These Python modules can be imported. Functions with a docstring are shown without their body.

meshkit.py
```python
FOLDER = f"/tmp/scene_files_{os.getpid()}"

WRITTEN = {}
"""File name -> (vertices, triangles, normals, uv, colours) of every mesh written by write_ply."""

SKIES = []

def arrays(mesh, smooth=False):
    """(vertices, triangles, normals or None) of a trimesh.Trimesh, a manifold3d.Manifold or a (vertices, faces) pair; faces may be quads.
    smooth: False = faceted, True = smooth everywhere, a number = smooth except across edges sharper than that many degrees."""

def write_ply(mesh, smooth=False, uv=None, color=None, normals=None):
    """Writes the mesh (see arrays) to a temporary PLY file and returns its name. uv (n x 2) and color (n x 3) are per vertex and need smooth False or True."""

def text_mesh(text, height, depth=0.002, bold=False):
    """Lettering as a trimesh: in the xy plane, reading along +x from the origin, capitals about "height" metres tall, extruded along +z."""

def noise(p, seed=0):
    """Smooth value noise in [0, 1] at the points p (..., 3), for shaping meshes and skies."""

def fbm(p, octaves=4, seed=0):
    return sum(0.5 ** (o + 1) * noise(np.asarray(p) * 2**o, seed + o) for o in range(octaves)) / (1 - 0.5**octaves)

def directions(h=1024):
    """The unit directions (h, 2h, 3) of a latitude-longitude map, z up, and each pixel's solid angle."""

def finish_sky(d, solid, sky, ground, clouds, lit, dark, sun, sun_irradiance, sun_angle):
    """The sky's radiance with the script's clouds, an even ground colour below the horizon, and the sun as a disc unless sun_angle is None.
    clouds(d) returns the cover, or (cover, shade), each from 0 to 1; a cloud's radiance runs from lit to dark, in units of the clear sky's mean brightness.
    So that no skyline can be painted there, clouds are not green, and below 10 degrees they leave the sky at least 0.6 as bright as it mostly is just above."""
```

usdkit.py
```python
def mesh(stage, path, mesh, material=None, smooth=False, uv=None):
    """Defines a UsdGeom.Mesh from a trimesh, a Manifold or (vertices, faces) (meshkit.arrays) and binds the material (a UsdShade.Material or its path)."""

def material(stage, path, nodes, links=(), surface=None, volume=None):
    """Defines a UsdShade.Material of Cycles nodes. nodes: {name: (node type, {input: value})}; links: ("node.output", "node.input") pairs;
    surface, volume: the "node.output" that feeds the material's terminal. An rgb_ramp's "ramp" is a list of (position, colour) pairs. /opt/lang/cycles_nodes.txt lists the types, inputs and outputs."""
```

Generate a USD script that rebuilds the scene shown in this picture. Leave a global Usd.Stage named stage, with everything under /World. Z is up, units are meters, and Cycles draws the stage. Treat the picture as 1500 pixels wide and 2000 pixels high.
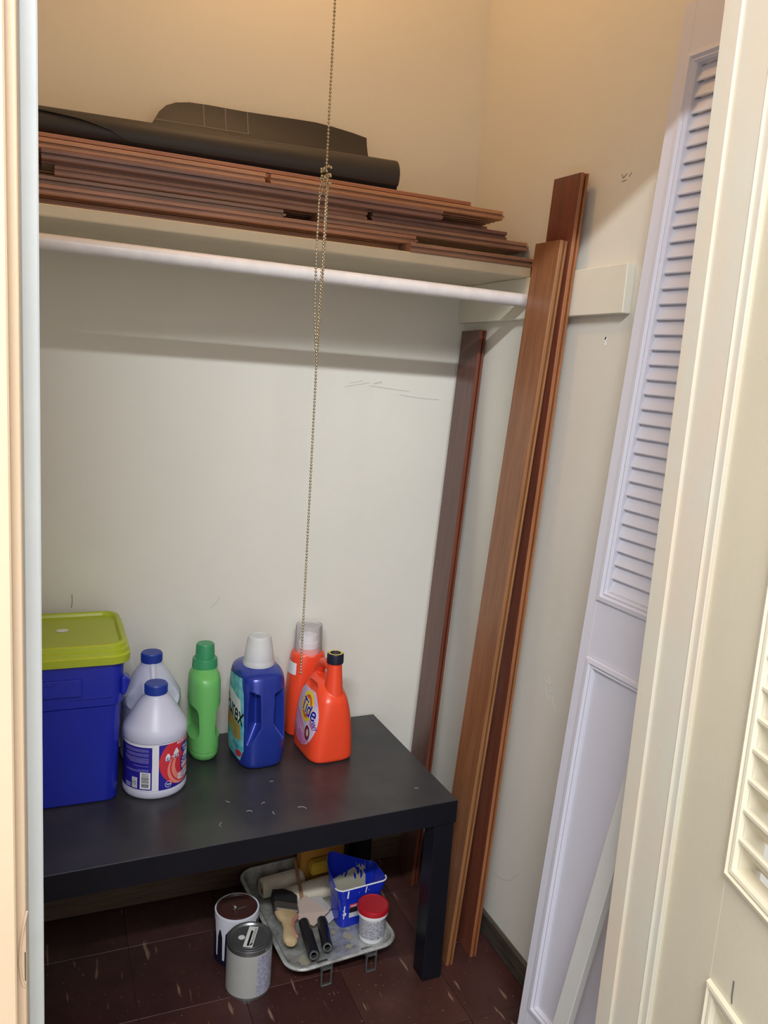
import math, random, numpy as np, trimesh, manifold3d as m3, usdkit, meshkit
from shapely.geometry import Polygon, Point, box as sbox, LineString
from shapely import affinity
from shapely.ops import unary_union
from scipy.interpolate import PchipInterpolator
from pxr import Usd, UsdGeom, UsdLux, Gf, Sdf, UsdShade

stage = Usd.Stage.CreateInMemory()
UsdGeom.SetStageUpAxis(stage, 'Z')
W = UsdGeom.Xform.Define(stage, '/World')
random.seed(7); RNG = np.random.default_rng(7)

# ------------------------------------------------------------------ camera
FPX = 1572.8432
cam = UsdGeom.Camera.Define(stage, '/World/camera')
cam.CreateHorizontalApertureAttr(36.0); cam.CreateVerticalApertureAttr(48.0)
cam.CreateFocalLengthAttr(36.0 * FPX / 1500)
cam.CreateClippingRangeAttr(Gf.Vec2f(0.02, 100))
yaw, pitch, roll = 0.407, 0.1723, 0.0673
CAM = (-1.0412, -1.9567, 1.4004)
cy, sy, cp, sp = math.cos(yaw), math.sin(yaw), math.cos(pitch), math.sin(pitch)
fwd = np.array([sy * cp, cy * cp, -sp]); rgt = np.array([cy, -sy, 0]); upv = np.cross(rgt, fwd)
r2 = rgt * math.cos(roll) + upv * math.sin(roll); u2 = -rgt * math.sin(roll) + upv * math.cos(roll)
cam.AddTransformOp().Set(Gf.Matrix4d(*r2, 0, *u2, 0, *(-fwd), 0, *CAM, 1))
cam.CreateExposureAttr(0.0)

# ------------------------------------------------------------------ lights
def lin(c):
    c = np.array(c, float) / 255
    return tuple(np.where(c <= .04045, c / 12.92, ((c + .055) / 1.055) ** 2.4))

def sphere_light(name, pos, r, power, color):
    l = UsdLux.SphereLight.Define(stage, '/World/' + name)
    l.CreateRadiusAttr(r); l.CreateIntensityAttr(power / (4 * math.pi * r * r) / math.pi); l.CreateColorAttr(Gf.Vec3f(*color))
    l.AddTranslateOp().Set(Gf.Vec3d(*pos)); return l

hl = UsdLux.RectLight.Define(stage, '/World/hall_tube')        # the hall's long ceiling fixture, behind and above the camera
hl.CreateWidthAttr(1.15); hl.CreateHeightAttr(.07); hl.CreateIntensityAttr(350); hl.CreateColorAttr(Gf.Vec3f(.92, .96, 1.0))
_z = np.array([-1.45, -2.90, 2.88]) - np.array([-.6, -.3, 1.0]); _z /= np.linalg.norm(_z); _x = np.array([1., 0, 0]); _x -= _z * (_x @ _z); _x /= np.linalg.norm(_x); _y = np.cross(_z, _x)
hl.AddTransformOp().Set(Gf.Matrix4d(*map(float, _x), 0, *map(float, _y), 0, *map(float, _z), 0, -1.45, -2.90, 2.88, 1))
sphere_light('closet_bulb', (-.60, -.43, 2.62), .030, 6.8, (1.0, .60, .30))    # the closet's pull-chain lamp, above the frame
dome = UsdLux.DomeLight.Define(stage, '/World/ambient'); dome.CreateIntensityAttr(.42); dome.CreateColorAttr(Gf.Vec3f(.95, .96, 1.0))

# ------------------------------------------------------------------ helpers
used = {}
def numbered(parent, name):
    k = (parent, name); n = used.get(k, 0); used[k] = n + 1
    return f'{parent}/{name}' + (f'_{n:03d}' if n else '')

def setdata(p, label=None, cat=None, group=None, kind=None):
    for k, v in (('label', label), ('category', cat), ('group', group), ('kind', kind)):
        if v: p.SetCustomDataByKey(k, v)
    return p

def thing(name, label, cat, loc=(0, 0, 0), rotz=0, group=None, mat=None, kind=None):
    x = UsdGeom.Xform.Define(stage, numbered('/World', name))
    if mat is not None: x.AddTransformOp().Set(mat)
    else:
        x.AddTranslateOp().Set(Gf.Vec3d(*map(float, loc)))
        if rotz: x.AddRotateZOp().Set(math.degrees(rotz))
    return setdata(x.GetPrim(), label, cat, group, kind)

def part(parent, name, mesh, m, smooth=False, label=None, kind=None, group=None, cat=None):
    base = str(parent.GetPath()) if parent is not None else '/World'
    if isinstance(mesh, (list, tuple)) and not (len(mesh) == 2 and isinstance(mesh[0], np.ndarray)):
        mesh = cat_(mesh)
    g = usdkit.mesh(stage, numbered(base, name), mesh, m, smooth=smooth).GetPrim()
    return setdata(g, label, cat, group, kind)

def cat_(l):
    return trimesh.util.concatenate([tm(x) for x in l])

def tm(x):
    if isinstance(x, m3.Manifold):
        k = x.to_mesh(); return trimesh.Trimesh(np.asarray(k.vert_properties)[:, :3], np.asarray(k.tri_verts), process=False)
    return x

def man(t):
    t = t.copy(); t.merge_vertices()
    return m3.Manifold(m3.Mesh(np.asarray(t.vertices, np.float32), np.asarray(t.faces, np.uint32)))

def frame(O, X, Y, Z):
    return Gf.Matrix4d(*map(float, X), 0, *map(float, Y), 0, *map(float, Z), 0, *map(float, O), 1)

def bx(x0, x1, y0, y1, z0, z1, c=.0015):
    """box with chamfered edges"""
    c = min(c, .45 * min(x1 - x0, y1 - y0, z1 - z0))
    if c <= 0:
        b = trimesh.creation.box((x1 - x0, y1 - y0, z1 - z0)); b.apply_translation(((x0 + x1) / 2, (y0 + y1) / 2, (z0 + z1) / 2)); return b
    p = []
    for sx in (0, 1):
        for sy_ in (0, 1):
            for sz in (0, 1):
                X, Y, Z = (x0, x1)[sx], (y0, y1)[sy_], (z0, z1)[sz]
                dx, dy, dz = (c, -c)[sx], (c, -c)[sy_], (c, -c)[sz]
                p += [(X, Y + dy, Z + dz), (X + dx, Y, Z + dz), (X + dx, Y + dy, Z)]
    return trimesh.convex.convex_hull(np.array(p))

def hull(pts):
    return trimesh.convex.convex_hull(np.array(pts, float))

def sph(c, r, n=2):
    s = trimesh.creation.icosphere(n, r); s.apply_translation(c); return s

def hull_spheres(l, n=2):
    return hull(np.vstack([sph(c, r, n).vertices for c, r in l]))

def lathe(prof, n=64):
    """prof: [(r,z)...] bottom to top, closed on the axis when r=0"""
    pr = np.array(prof, float); k = len(pr)
    a = np.linspace(0, 2 * np.pi, n, endpoint=False)
    v = np.stack([np.outer(pr[:, 0], np.cos(a)), np.outer(pr[:, 0], np.sin(a)), np.repeat(pr[:, 1:2], n, 1)], -1).reshape(-1, 3)
    f = []
    for i in range(k - 1):
        for j in range(n):
            j2 = (j + 1) % n
            A, B, C_, D = i * n + j, i * n + j2, (i + 1) * n + j2, (i + 1) * n + j
            f += [(A, B, C_), (A, C_, D)]
    t = trimesh.Trimesh(v, f, process=False); t.merge_vertices(); t.update_faces(t.nondegenerate_faces()); t.remove_unreferenced_vertices(); return t

def cyl(p, q, r, n=20, r2=None):
    p, q = np.array(p, float), np.array(q, float); L = np.linalg.norm(q - p)
    t = lathe([(0, 0), (r, 0), (r if r2 is None else r2, L), (0, L)], n)
    z = (q - p) / L; x = np.cross([0, 0, 1.] if abs(z[2]) < .9 else [1., 0, 0], z); x /= np.linalg.norm(x); y = np.cross(z, x)
    M = np.eye(4); M[:3, 0], M[:3, 1], M[:3, 2], M[:3, 3] = x, y, z, p
    t.apply_transform(M); return t

class Loft:
    """superellipse sections: rows (z, cx, cy, a, b, n)"""
    def __init__(s, rows):
        s.r = np.array(rows, float); s.f = PchipInterpolator(s.r[:, 0], s.r[:, 1:])
    def at(s, z): return s.f(z)
    def mesh(s, nz=40, nk=72, zs=None):
        zs = np.linspace(s.r[0, 0], s.r[-1, 0], nz) if zs is None else np.array(zs)
        th = np.linspace(0, 2 * np.pi, nk, endpoint=False); v = []
        for z in zs:
            cx, cyy, a, b, n = s.at(z); c, q = np.cos(th), np.sin(th)
            v.append(np.stack([cx + a * np.sign(c) * np.abs(c) ** (2 / n), cyy + b * np.sign(q) * np.abs(q) ** (2 / n), np.full(nk, z)], 1))
        return rings(v)
    def side_x(s, y, z, sgn=-1):
        cx, cyy, a, b, n = np.asarray(s.at(np.asarray(z))).T
        return cx + sgn * a * np.clip(1 - np.abs((y - cyy) / b) ** n, 0, 1) ** (1 / n)

def rings(v, close=True):
    k, n = len(v), len(v[0]); V = np.vstack(v); f = []
    for i in range(k - 1):
        for j in range(n):
            j2 = (j + 1) % n
            A, B, C_, D = i * n + j, i * n + j2, (i + 1) * n + j2, (i + 1) * n + j
            f += [(A, B, C_), (A, C_, D)]
    if close:
        b, t = len(V), len(V) + 1
        V = np.vstack([V, v[0].mean(0), v[-1].mean(0)])
        for j in range(n):
            j2 = (j + 1) % n
            f += [(b, j2, j), (t, (k - 1) * n + j, (k - 1) * n + j2)]
    return trimesh.Trimesh(V, f, process=False)

def rrect(hx, hy, r, z, n=10, cx=0, cyy=0):
    r = min(r, hx * .999, hy * .999); p = []
    for q, (sx, sy_) in enumerate(((1, 1), (-1, 1), (-1, -1), (1, -1))):
        a = np.linspace(q * np.pi / 2, (q + 1) * np.pi / 2, n)
        p.append(np.stack([cx + sx * (hx - r) + r * np.cos(a), cyy + sy_ * (hy - r) + r * np.sin(a), np.full(n, z)], 1))
    return np.vstack(p)

def flat(shape, edge=None):
    """triangulated shapely shape as an open sheet in the xy plane"""
    out = []
    for g in getattr(shape, 'geoms', [shape]):
        if g.is_empty or g.geom_type != 'Polygon': continue
        v, f = trimesh.creation.triangulate_polygon(g, engine='earcut')
        out.append(trimesh.Trimesh(np.c_[v, np.zeros(len(v))], f, process=False))
    t = trimesh.util.concatenate(out)
    if edge:
        v, f = trimesh.remesh.subdivide_to_size(t.vertices, t.faces, edge, max_iter=20); t = trimesh.Trimesh(v, f, process=False)
    return t

def text2d(s, h, bold=False, edge=None):
    t = meshkit.text_mesh(s, h, .001, bold)
    keep = np.abs(t.face_normals[:, 2]) > .9
    keep &= t.triangles_center[:, 2] > .0005
    t = trimesh.Trimesh(t.vertices, t.faces[keep], process=False); t.remove_unreferenced_vertices(); t.vertices[:, 2] = 0
    if edge:
        v, f = trimesh.remesh.subdivide_to_size(t.vertices, t.faces, edge, max_iter=20); t = trimesh.Trimesh(v, f, process=False)
    return t

def move(t, dx=0, dy=0, dz=0, rz=0, sx=1, sy_=1, shear=0):
    t = t.copy(); v = np.array(t.vertices)
    v[:, 0] = v[:, 0] * sx + v[:, 1] * shear; v[:, 1] *= sy_
    c, s = math.cos(rz), math.sin(rz)
    v = np.c_[v[:, 0] * c - v[:, 1] * s + dx, v[:, 0] * s + v[:, 1] * c + dy, v[:, 2] + dz]
    t.vertices = v; return t

def wrap(t, R, off):
    """sheet in (arc length, height) onto a cylinder of radius R; arc 0 faces -y, positive to the right"""
    v = np.array(t.vertices); th = v[:, 0] / R; r = R + off
    t = t.copy(); t.vertices = np.c_[r * np.sin(th), -r * np.cos(th), v[:, 1]]; return t

# ------------------------------------------------------------------ materials
def mat(name, color, rough=.5, metal=0, var=.0, vscale=6, bump=0, bscale=120, spec=.5, coat=0, vcol=None, stretch=None, **kw):
    c = lin(color); n = {'p': ('principled_bsdf', dict(base_color=c, roughness=rough, metallic=metal, specular_ior_level=spec, coat_weight=coat, **kw))}
    L = []
    if var or bump: n['tc'] = ('texture_coordinate', {})
    src = 'tc.object'
    if stretch is not None and var:
        n['mp'] = ('mapping', dict(scale=stretch)); L.append(('tc.object', 'mp.vector')); src = 'mp.vector'
    if var:
        d = lin(vcol) if vcol is not None else tuple(np.array(c) * (1 - var))
        n['nz'] = ('noise_texture', dict(scale=vscale, detail=5, roughness=.6)); n['rp'] = ('rgb_ramp', dict(ramp=[(.35, c), (.68, d)]))
        L += [(src, 'nz.vector'), ('nz.fac', 'rp.fac'), ('rp.color', 'p.base_color')]
    if bump:
        n['bn'] = ('noise_texture', dict(scale=bscale, detail=3)); n['bp'] = ('bump', dict(strength=bump, distance=.002))
        L += [('tc.object', 'bn.vector'), ('bn.fac', 'bp.height'), ('bp.normal', 'p.normal')]
    return usdkit.material(stage, '/World/Looks/' + name, n, L, surface='p.BSDF')

def wood(name, c1, c2, rough=.35, axis=2, coat=.0):
    sc = [38, 38, 38]; sc[axis] = 2.2
    sf = [160, 160, 160]; sf[axis] = 9
    n = {'tc': ('texture_coordinate', {}), 'oi': ('object_info', {}), 'mp': ('mapping', dict(scale=sc)), 'mf': ('mapping', dict(scale=sf)),
         'nz': ('noise_texture', dict(scale=1, detail=5, roughness=.6, distortion=.6)), 'nf': ('noise_texture', dict(scale=1, detail=3)),
         'rp': ('rgb_ramp', dict(ramp=[(.3, lin(c1)), (.7, lin(c2))])), 'rf': ('rgb_ramp', dict(ramp=[(.3, (.72, .72, .72)), (.6, (1, 1, 1))])),
         'mx': ('mix', dict(mix_type='multiply', fac=.8)), 'p': ('principled_bsdf', dict(roughness=rough, coat_weight=coat)), 'bp': ('bump', dict(strength=.15, distance=.001))}
    L = [('tc.object', 'mp.vector'), ('tc.object', 'mf.vector'), ('mp.vector', 'nz.vector'), ('mf.vector', 'nf.vector'), ('nz.fac', 'rp.fac'), ('nf.fac', 'rf.fac'),
         ('rp.color', 'mx.color1'), ('rf.color', 'mx.color2'), ('mx.color', 'p.base_color'), ('nf.fac', 'bp.height'), ('bp.normal', 'p.normal')]
    return usdkit.material(stage, '/World/Looks/' + name, n, L, surface='p.BSDF')

UsdGeom.Scope.Define(stage, '/World/Looks')
M = {}
M['wall'] = mat('wall_paint', (224, 221, 210), .62, var=.05, vscale=2.2, bump=.12, bscale=260)
M['ceil'] = mat('ceiling_paint', (232, 230, 222), .7)
M['trim'] = mat('cream_trim', (212, 186, 154), .42, var=.05, vscale=5, bump=.10, bscale=90)
M['trimR'] = mat('cream_trim_mottled', (206, 192, 172), .42, var=.5, vscale=7, vcol=(200, 196, 180), stretch=(3, 3, .7), bump=.12, bscale=70)
M['jambwhite'] = mat('white_trim', (208, 213, 212), .4, var=.06, vscale=9, bump=.08, bscale=80)
M['doorcream'] = mat('cream_door', (222, 213, 188), .42, var=.05, vscale=4, bump=.10, bscale=150)
M['doorwhite'] = mat('white_door', (212, 211, 221), .5, bump=.05, bscale=300)
M['shelf'] = mat('shelf_paint', (222, 211, 186), .55, var=.10, vscale=8, bump=.1, bscale=60)
M['cleat'] = mat('cleat_paint', (222, 218, 203), .6, bump=.15, bscale=200)
M['rod'] = mat('rod_paint', (214, 208, 206), .38, var=.12, vscale=26, bump=.1, bscale=90)
M['board'] = mat('board_paint', (214, 213, 208), .5, var=.05, vscale=12)
M['base'] = mat('baseboard_dark', (50, 44, 38), .6, var=.5, vscale=14, vcol=(82, 74, 62), stretch=(6, .8, 8), bump=.3, bscale=60)
M['baseb'] = mat('baseboard_brown', (74, 52, 40), .55, var=.5, vscale=14, vcol=(92, 74, 58), stretch=(.8, 6, 8), bump=.3, bscale=60)

def floormat(name, c):
    n = {'tc': ('texture_coordinate', {}), 'nz': ('noise_texture', dict(scale=9, detail=6, roughness=.65)),
         'rp': ('rgb_ramp', dict(ramp=[(.3, lin(c)), (.7, tuple(np.array(lin(c)) * .55))])),
         'm1': ('mapping', dict(scale=(60, 9, 1), rotation=(0, 0, .12))), 's1': ('noise_texture', dict(scale=1, detail=2)), 'r1': ('rgb_ramp', dict(ramp=[(.665, (0, 0, 0)), (.72, (1, 1, 1))])),
         'm2': ('mapping', dict(scale=(120, 160, 1))), 's2': ('noise_texture', dict(scale=1, detail=1)), 'r2': ('rgb_ramp', dict(ramp=[(.72, (0, 0, 0)), (.77, (1, 1, 1))])),
         'ad': ('mix', dict(mix_type='lighten', fac=1)), 'mx': ('mix', dict(color2=lin((128, 100, 84)))),
         'rr': ('rgb_ramp', dict(ramp=[(.3, (.30,) * 3), (.7, (.5,) * 3)])), 'p': ('principled_bsdf', dict(specular_ior_level=.45)), 'bp': ('bump', dict(strength=.12, distance=.002))}
    L = [('tc.object', 'nz.vector'), ('nz.fac', 'rp.fac'), ('tc.object', 'm1.vector'), ('m1.vector', 's1.vector'), ('s1.fac', 'r1.fac'), ('tc.object', 'm2.vector'), ('m2.vector', 's2.vector'), ('s2.fac', 'r2.fac'),
         ('r1.color', 'ad.color1'), ('r2.color', 'ad.color2'), ('ad.color', 'mx.fac'), ('rp.color', 'mx.color1'), ('mx.color', 'p.base_color'), ('nz.fac', 'rr.fac'), ('rr.color', 'p.roughness'), ('nz.fac', 'bp.height'), ('bp.normal', 'p.normal')]
    return usdkit.material(stage, '/World/Looks/' + name, n, L, surface='p.BSDF')
M['tile'] = [floormat('floor_tile_a', (78, 46, 42)), floormat('floor_tile_b', (71, 41, 38)), floormat('floor_tile_c', (83, 51, 45))]
M['grout'] = mat('tile_seam', (66, 46, 40), .8)
M['table'] = mat('black_brown_laminate', (24, 24, 31), .36, var=.2, vscale=7, spec=.22)
M['tabletop'] = mat('dusty_laminate', (38, 38, 43), .36, var=.35, vscale=7, vcol=(58, 57, 58), bump=.05, bscale=400)
WOODS = [wood('wood_red', (162, 114, 88), (190, 138, 110), axis=0), wood('wood_orange', (178, 126, 90), (206, 152, 114), axis=0), wood('wood_brown', (150, 112, 90), (176, 134, 110), axis=0), wood('wood_dark', (128, 92, 80), (150, 110, 96), axis=0)]
LW = [wood('wood_leaning_dark', (88, 58, 50), (104, 66, 56), .28, 2, .2), wood('wood_leaning_front', (124, 80, 50), (148, 98, 64), .35, 2, .1), wood('wood_leaning_back', (104, 56, 42), (126, 70, 50), .3, 2, .15)]
LE = [wood('wood_edge_dark', (98, 50, 36), (126, 68, 46), .35, 2), wood('wood_edge_front', (132, 86, 52), (164, 114, 74), .4, 2), wood('wood_edge_back', (132, 76, 46), (174, 114, 70), .4, 2)]
M['rubber'] = mat('black_underlay', (50, 47, 46), .55, var=.25, vscale=4, bump=.1, bscale=200)
M['print'] = mat('grey_print', (104, 98, 98), .6)
M['brass'] = mat('chain_brass', (210, 200, 172), .25, metal=1, var=.3, vscale=60)
M['blue'] = mat('bucket_blue', (28, 42, 172), .28, var=.08, vscale=5)
M['lime'] = mat('bucket_lime', (176, 190, 44), .38, var=.08, vscale=8)
M['stick'] = mat('sticker_white', (226, 224, 216), .5)
M['hdpe'] = mat('jug_white', (204, 207, 228), .36, subsurface_weight=.15, subsurface_radius=(.01, .01, .012), subsurface_scale=.5)
M['capblue'] = mat('cap_blue', (36, 62, 156), .4)
M['lblue'] = mat('label_blue', (38, 34, 150), .42)
M['lred'] = mat('label_red', (206, 52, 66), .42)
M['lpink'] = mat('label_salmon', (232, 140, 124), .42)
M['lwhite'] = mat('label_white', (232, 232, 238), .42)
M['lgrey'] = mat('label_grey', (196, 198, 204), .5)
M['lblack'] = mat('label_black', (20, 20, 26), .5)
M['ltext'] = mat('label_text', (150, 146, 200), .5)
M['green'] = mat('bottle_green', (108, 184, 100), .34)
M['capgreen'] = mat('cap_green', (60, 148, 98), .36)
M['navy'] = mat('bottle_blue', (36, 56, 150), .26, coat=.3, metal=.25)
M['frost'] = mat('cap_frosted', (238, 238, 236), .4, transmission_weight=.35)
M['orange'] = mat('bottle_orange', (238, 76, 44), .30, var=.05, vscale=6)
M['clear'] = usdkit.material(stage, '/World/Looks/cap_clear', {'t': ('transparent_bsdf', dict(color=(.99, .985, .985))), 'g': ('glossy_bsdf', dict(color=(1, 1, 1), roughness=.08)), 'd': ('diffuse_bsdf', dict(color=(.9, .86, .86))),
    'f': ('fresnel', dict(IOR=1.2)), 'a': ('mix_closure', {}), 'b': ('mix_closure', dict(fac=.20))}, [('f.fac', 'a.fac'), ('t.BSDF', 'a.closure1'), ('g.BSDF', 'a.closure2'), ('a.closure', 'b.closure1'), ('d.BSDF', 'b.closure2')], surface='b.closure')
M['capnavy'] = mat('cap_navy', (26, 28, 48), .4)
M['yellow'] = mat('logo_yellow', (236, 206, 60), .45)
M['logoorange'] = mat('logo_orange', (226, 96, 36), .45)
M['pink'] = mat('label_pink', (206, 104, 166), .4, var=.5, vscale=18, vcol=(226, 166, 204))
M['mauve'] = mat('label_mauve', (196, 170, 200), .4, var=.3, vscale=30, vcol=(220, 204, 224))
M['magenta'] = mat('label_magenta', (170, 44, 110), .4)
M['skin'] = mat('label_portrait_skin', (226, 176, 160), .5)
M['hair'] = mat('label_portrait_hair', (110, 44, 60), .5)
M['teal'] = mat('label_teal', (66, 168, 190), .4, var=.6, vscale=60, vcol=(150, 214, 216))
M['leaf'] = mat('label_leaf', (150, 160, 90), .5, var=.8, vscale=40, vcol=(200, 110, 70))
M['steel'] = mat('tin_steel', (150, 152, 152), .28, metal=.8, var=.3, vscale=14)
M['tray'] = mat('tray_metal', (206, 208, 204), .26, metal=.4, var=.5, vscale=26, vcol=(138, 136, 130), bump=.25, bscale=160)
M['canlabel'] = mat('can_paper', (170, 168, 164), .55, var=.08, vscale=12)
M['canlabel2'] = mat('can_paper_blue', (172, 172, 186), .55, var=.3, vscale=180, vcol=(122, 122, 146))
M['cantext'] = mat('can_text', (168, 166, 165), .6)
M['cannavy'] = mat('can_navy', (22, 22, 46), .4)
M['drip'] = mat('paint_white', (226, 226, 236), .4)
M['lidbrown'] = mat('lid_brown', (72, 40, 36), .35, var=.1, vscale=20)
M['nail'] = mat('screw_metal', (190, 190, 176), .3, metal=1)
M['roller'] = mat('roller_nap', (232, 218, 196), .9, bump=.9, bscale=500)
M['tan'] = mat('sponge_tan', (176, 122, 44), .85, bump=.6, bscale=160)
M['sponge'] = mat('sponge_yellow', (196, 156, 40), .85, bump=.8, bscale=200)
M['card'] = mat('sandpaper', (196, 174, 160), .8, bump=.3, bscale=900)
M['paper'] = mat('paper_white', (196, 190, 186), .7)
M['bristle'] = mat('bristles_black', (34, 30, 30), .8, var=.4, vscale=200, stretch=(1, .05, 1))
M['handle'] = mat('brush_wood', (206, 182, 140), .5, var=.3, vscale=14, vcol=(176, 146, 104))
M['salmon'] = mat('brush_handle_stained', (196, 132, 112), .5)
M['ferrule'] = mat('ferrule_metal', (120, 112, 104), .4, metal=.7)
M['black'] = mat('black_plastic', (26, 26, 32), .32)
M['stir'] = mat('stir_stick', (176, 132, 96), .7, var=.3, vscale=20)
M['pail'] = mat('pail_blue', (22, 44, 178), .3)
M['paint'] = mat('dried_paint', (172, 166, 144), .6, bump=.3, bscale=60)
M['lidred'] = mat('lid_red', (176, 26, 40), .36)
M['tub'] = mat('tub_white', (232, 230, 232), .4)
M['tubtext'] = mat('tub_print', (206, 206, 212), .5, var=.6, vscale=420, vcol=(70, 70, 84))
M['spackle'] = mat('spackle', (240, 240, 238), .8)
M['scuffd'] = mat('scuff_dark', (120, 116, 110), .7)
M['scuff'] = mat('scuff_grey', (196, 195, 190), .7)

# ------------------------------------------------------------------ room shell
CL, CR, CZ = -1.45, 0.0, 2.75
YI, YO = -1.107, -1.200           # inner and outer face of the front wall
JL, JR = -1.043, -0.266           # the opening
HEAD = 2.035
S = 'structure'
part(None, 'wall_back', bx(CL - .1, .1, 0, .1, 0, CZ, 0), M['wall'], kind=S)
part(None, 'wall_right', bx(0, .1, YO, 0, 0, CZ, 0), M['wall'], kind=S)
part(None, 'wall_left', bx(CL - .1, CL, YO, 0, 0, CZ, 0), M['wall'], kind=S)
part(None, 'wall_front', [bx(CL - .6, JL - .03, YO, YI, 0, CZ, 0), bx(JR + .03, .6, YO, YI, 0, CZ, 0), bx(JL - .03, JR + .03, YO, YI, HEAD + .02, CZ, 0)], M['wall'], kind=S)
part(None, 'ceiling', bx(CL - .1, .1, YO, .1, CZ, CZ + .1, 0), M['ceil'], kind=S)
fl = thing('floor', None, None, kind=S)
part(fl, 'subfloor', bx(CL - .6, .6, -2.9, .1, -.08, -.003, 0), M['grout'])
TS = .2286
for i in range(-6, 2):
    for j in range(-5, 4):
        x0, y0 = -.173 + i * TS, -.392 + j * TS
        x1, y1 = x0 + TS, y0 + TS
        x0, x1, y0, y1 = max(x0, CL), min(x1, 0), max(y0, -1.5), min(y1, 0)
        if x1 - x0 < .02 or y1 - y0 < .02: continue
        part(fl, 'tile', bx(x0 + .0005, x1 - .0005, y0 + .0005, y1 - .0005, -.003, RNG.uniform(-.0004, 0), .0006), M['tile'][RNG.integers(3)])
part(None, 'baseboard_right', [bx(-.012, 0, YI, 0, 0, .060, .003)], M['base'], kind=S)
part(None, 'baseboard_back', [bx(CL, -.012, -.012, 0, 0, .068, .003)], M['baseb'], kind=S)

# left jamb: white stop, cream jamb board, cream casing with a step
t = thing('trim_1', None, None, kind=S)
part(t, 'door_stop', bx(JL - .0155, JL, -1.137, YI, 0, HEAD, .0015), M['jambwhite'], label='white painted door stop strip')
part(t, 'jamb_board', bx(JL - .045, JL - .0155, YO, YI, 0, HEAD + .02, .001), M['trim'])
part(t, 'casing', bx(JL - .10, JL - .0235, YO - .016, YO, 0, HEAD + .08, .0015), M['trim'])
pe = [(-1.0575, .872), (-1.0612, .852), (-1.0638, .834), (-1.0645, .818), (-1.0630, .801), (-1.0605, .791)]
part(t, 'peeling_paint', [cyl((x0, -1.2012, z0), (x1, -1.2012, z1), .0010, 8) for (x0, z0), (x1, z1) in zip(pe[:-1], pe[1:])], M['trim'], label='curled strip of peeling cream paint', kind='stuff')
part(t, 'bare_patch', bx(-1.0600, -1.0590, -1.2006, YO, .797, .828, .0002), M['baseb'], label='dark bare patch under the peeled paint')
# right jamb: stop, jamb board, beaded edge
t = thing('trim_2', None, None, kind=S)
part(t, 'door_stop', bx(JR, JR + .006, -1.137, YI, 0, HEAD, .0008), M['trimR'])
part(t, 'jamb_board', bx(JR + .0045, JR + .03, -1.189, YI, 0, HEAD + .02, .001), M['trimR'])
part(t, 'edge_bead', [cyl((JR + .0055, -1.1875, 0), (JR + .0055, -1.1875, HEAD), .0016, 12), bx(JR + .008, JR + .04, YO, -1.186, 0, HEAD, .001)], M['trimR'])
t = thing('trim_3', None, None, kind=S)
part(t, 'head_board', bx(JL - .03, JR + .03, YO, YI, HEAD, HEAD + .02, .001), M['trim'])

# ------------------------------------------------------------------ louvred doors
def frame_mould(u0, u1, v0, v1, prof):
    V, F = [], []
    for d, y in prof:
        V += [(u0 + d, y, v0 + d), (u1 - d, y, v0 + d), (u1 - d, y, v1 - d), (u0 + d, y, v1 - d)]
    for i in range(len(prof) - 1):
        for j in range(4):
            a, b = i * 4 + j, i * 4 + (j + 1) % 4
            F += [(a, b, b + 4), (a, b + 4, a + 4)]
    return trimesh.Trimesh(V, F, process=False)

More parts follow.
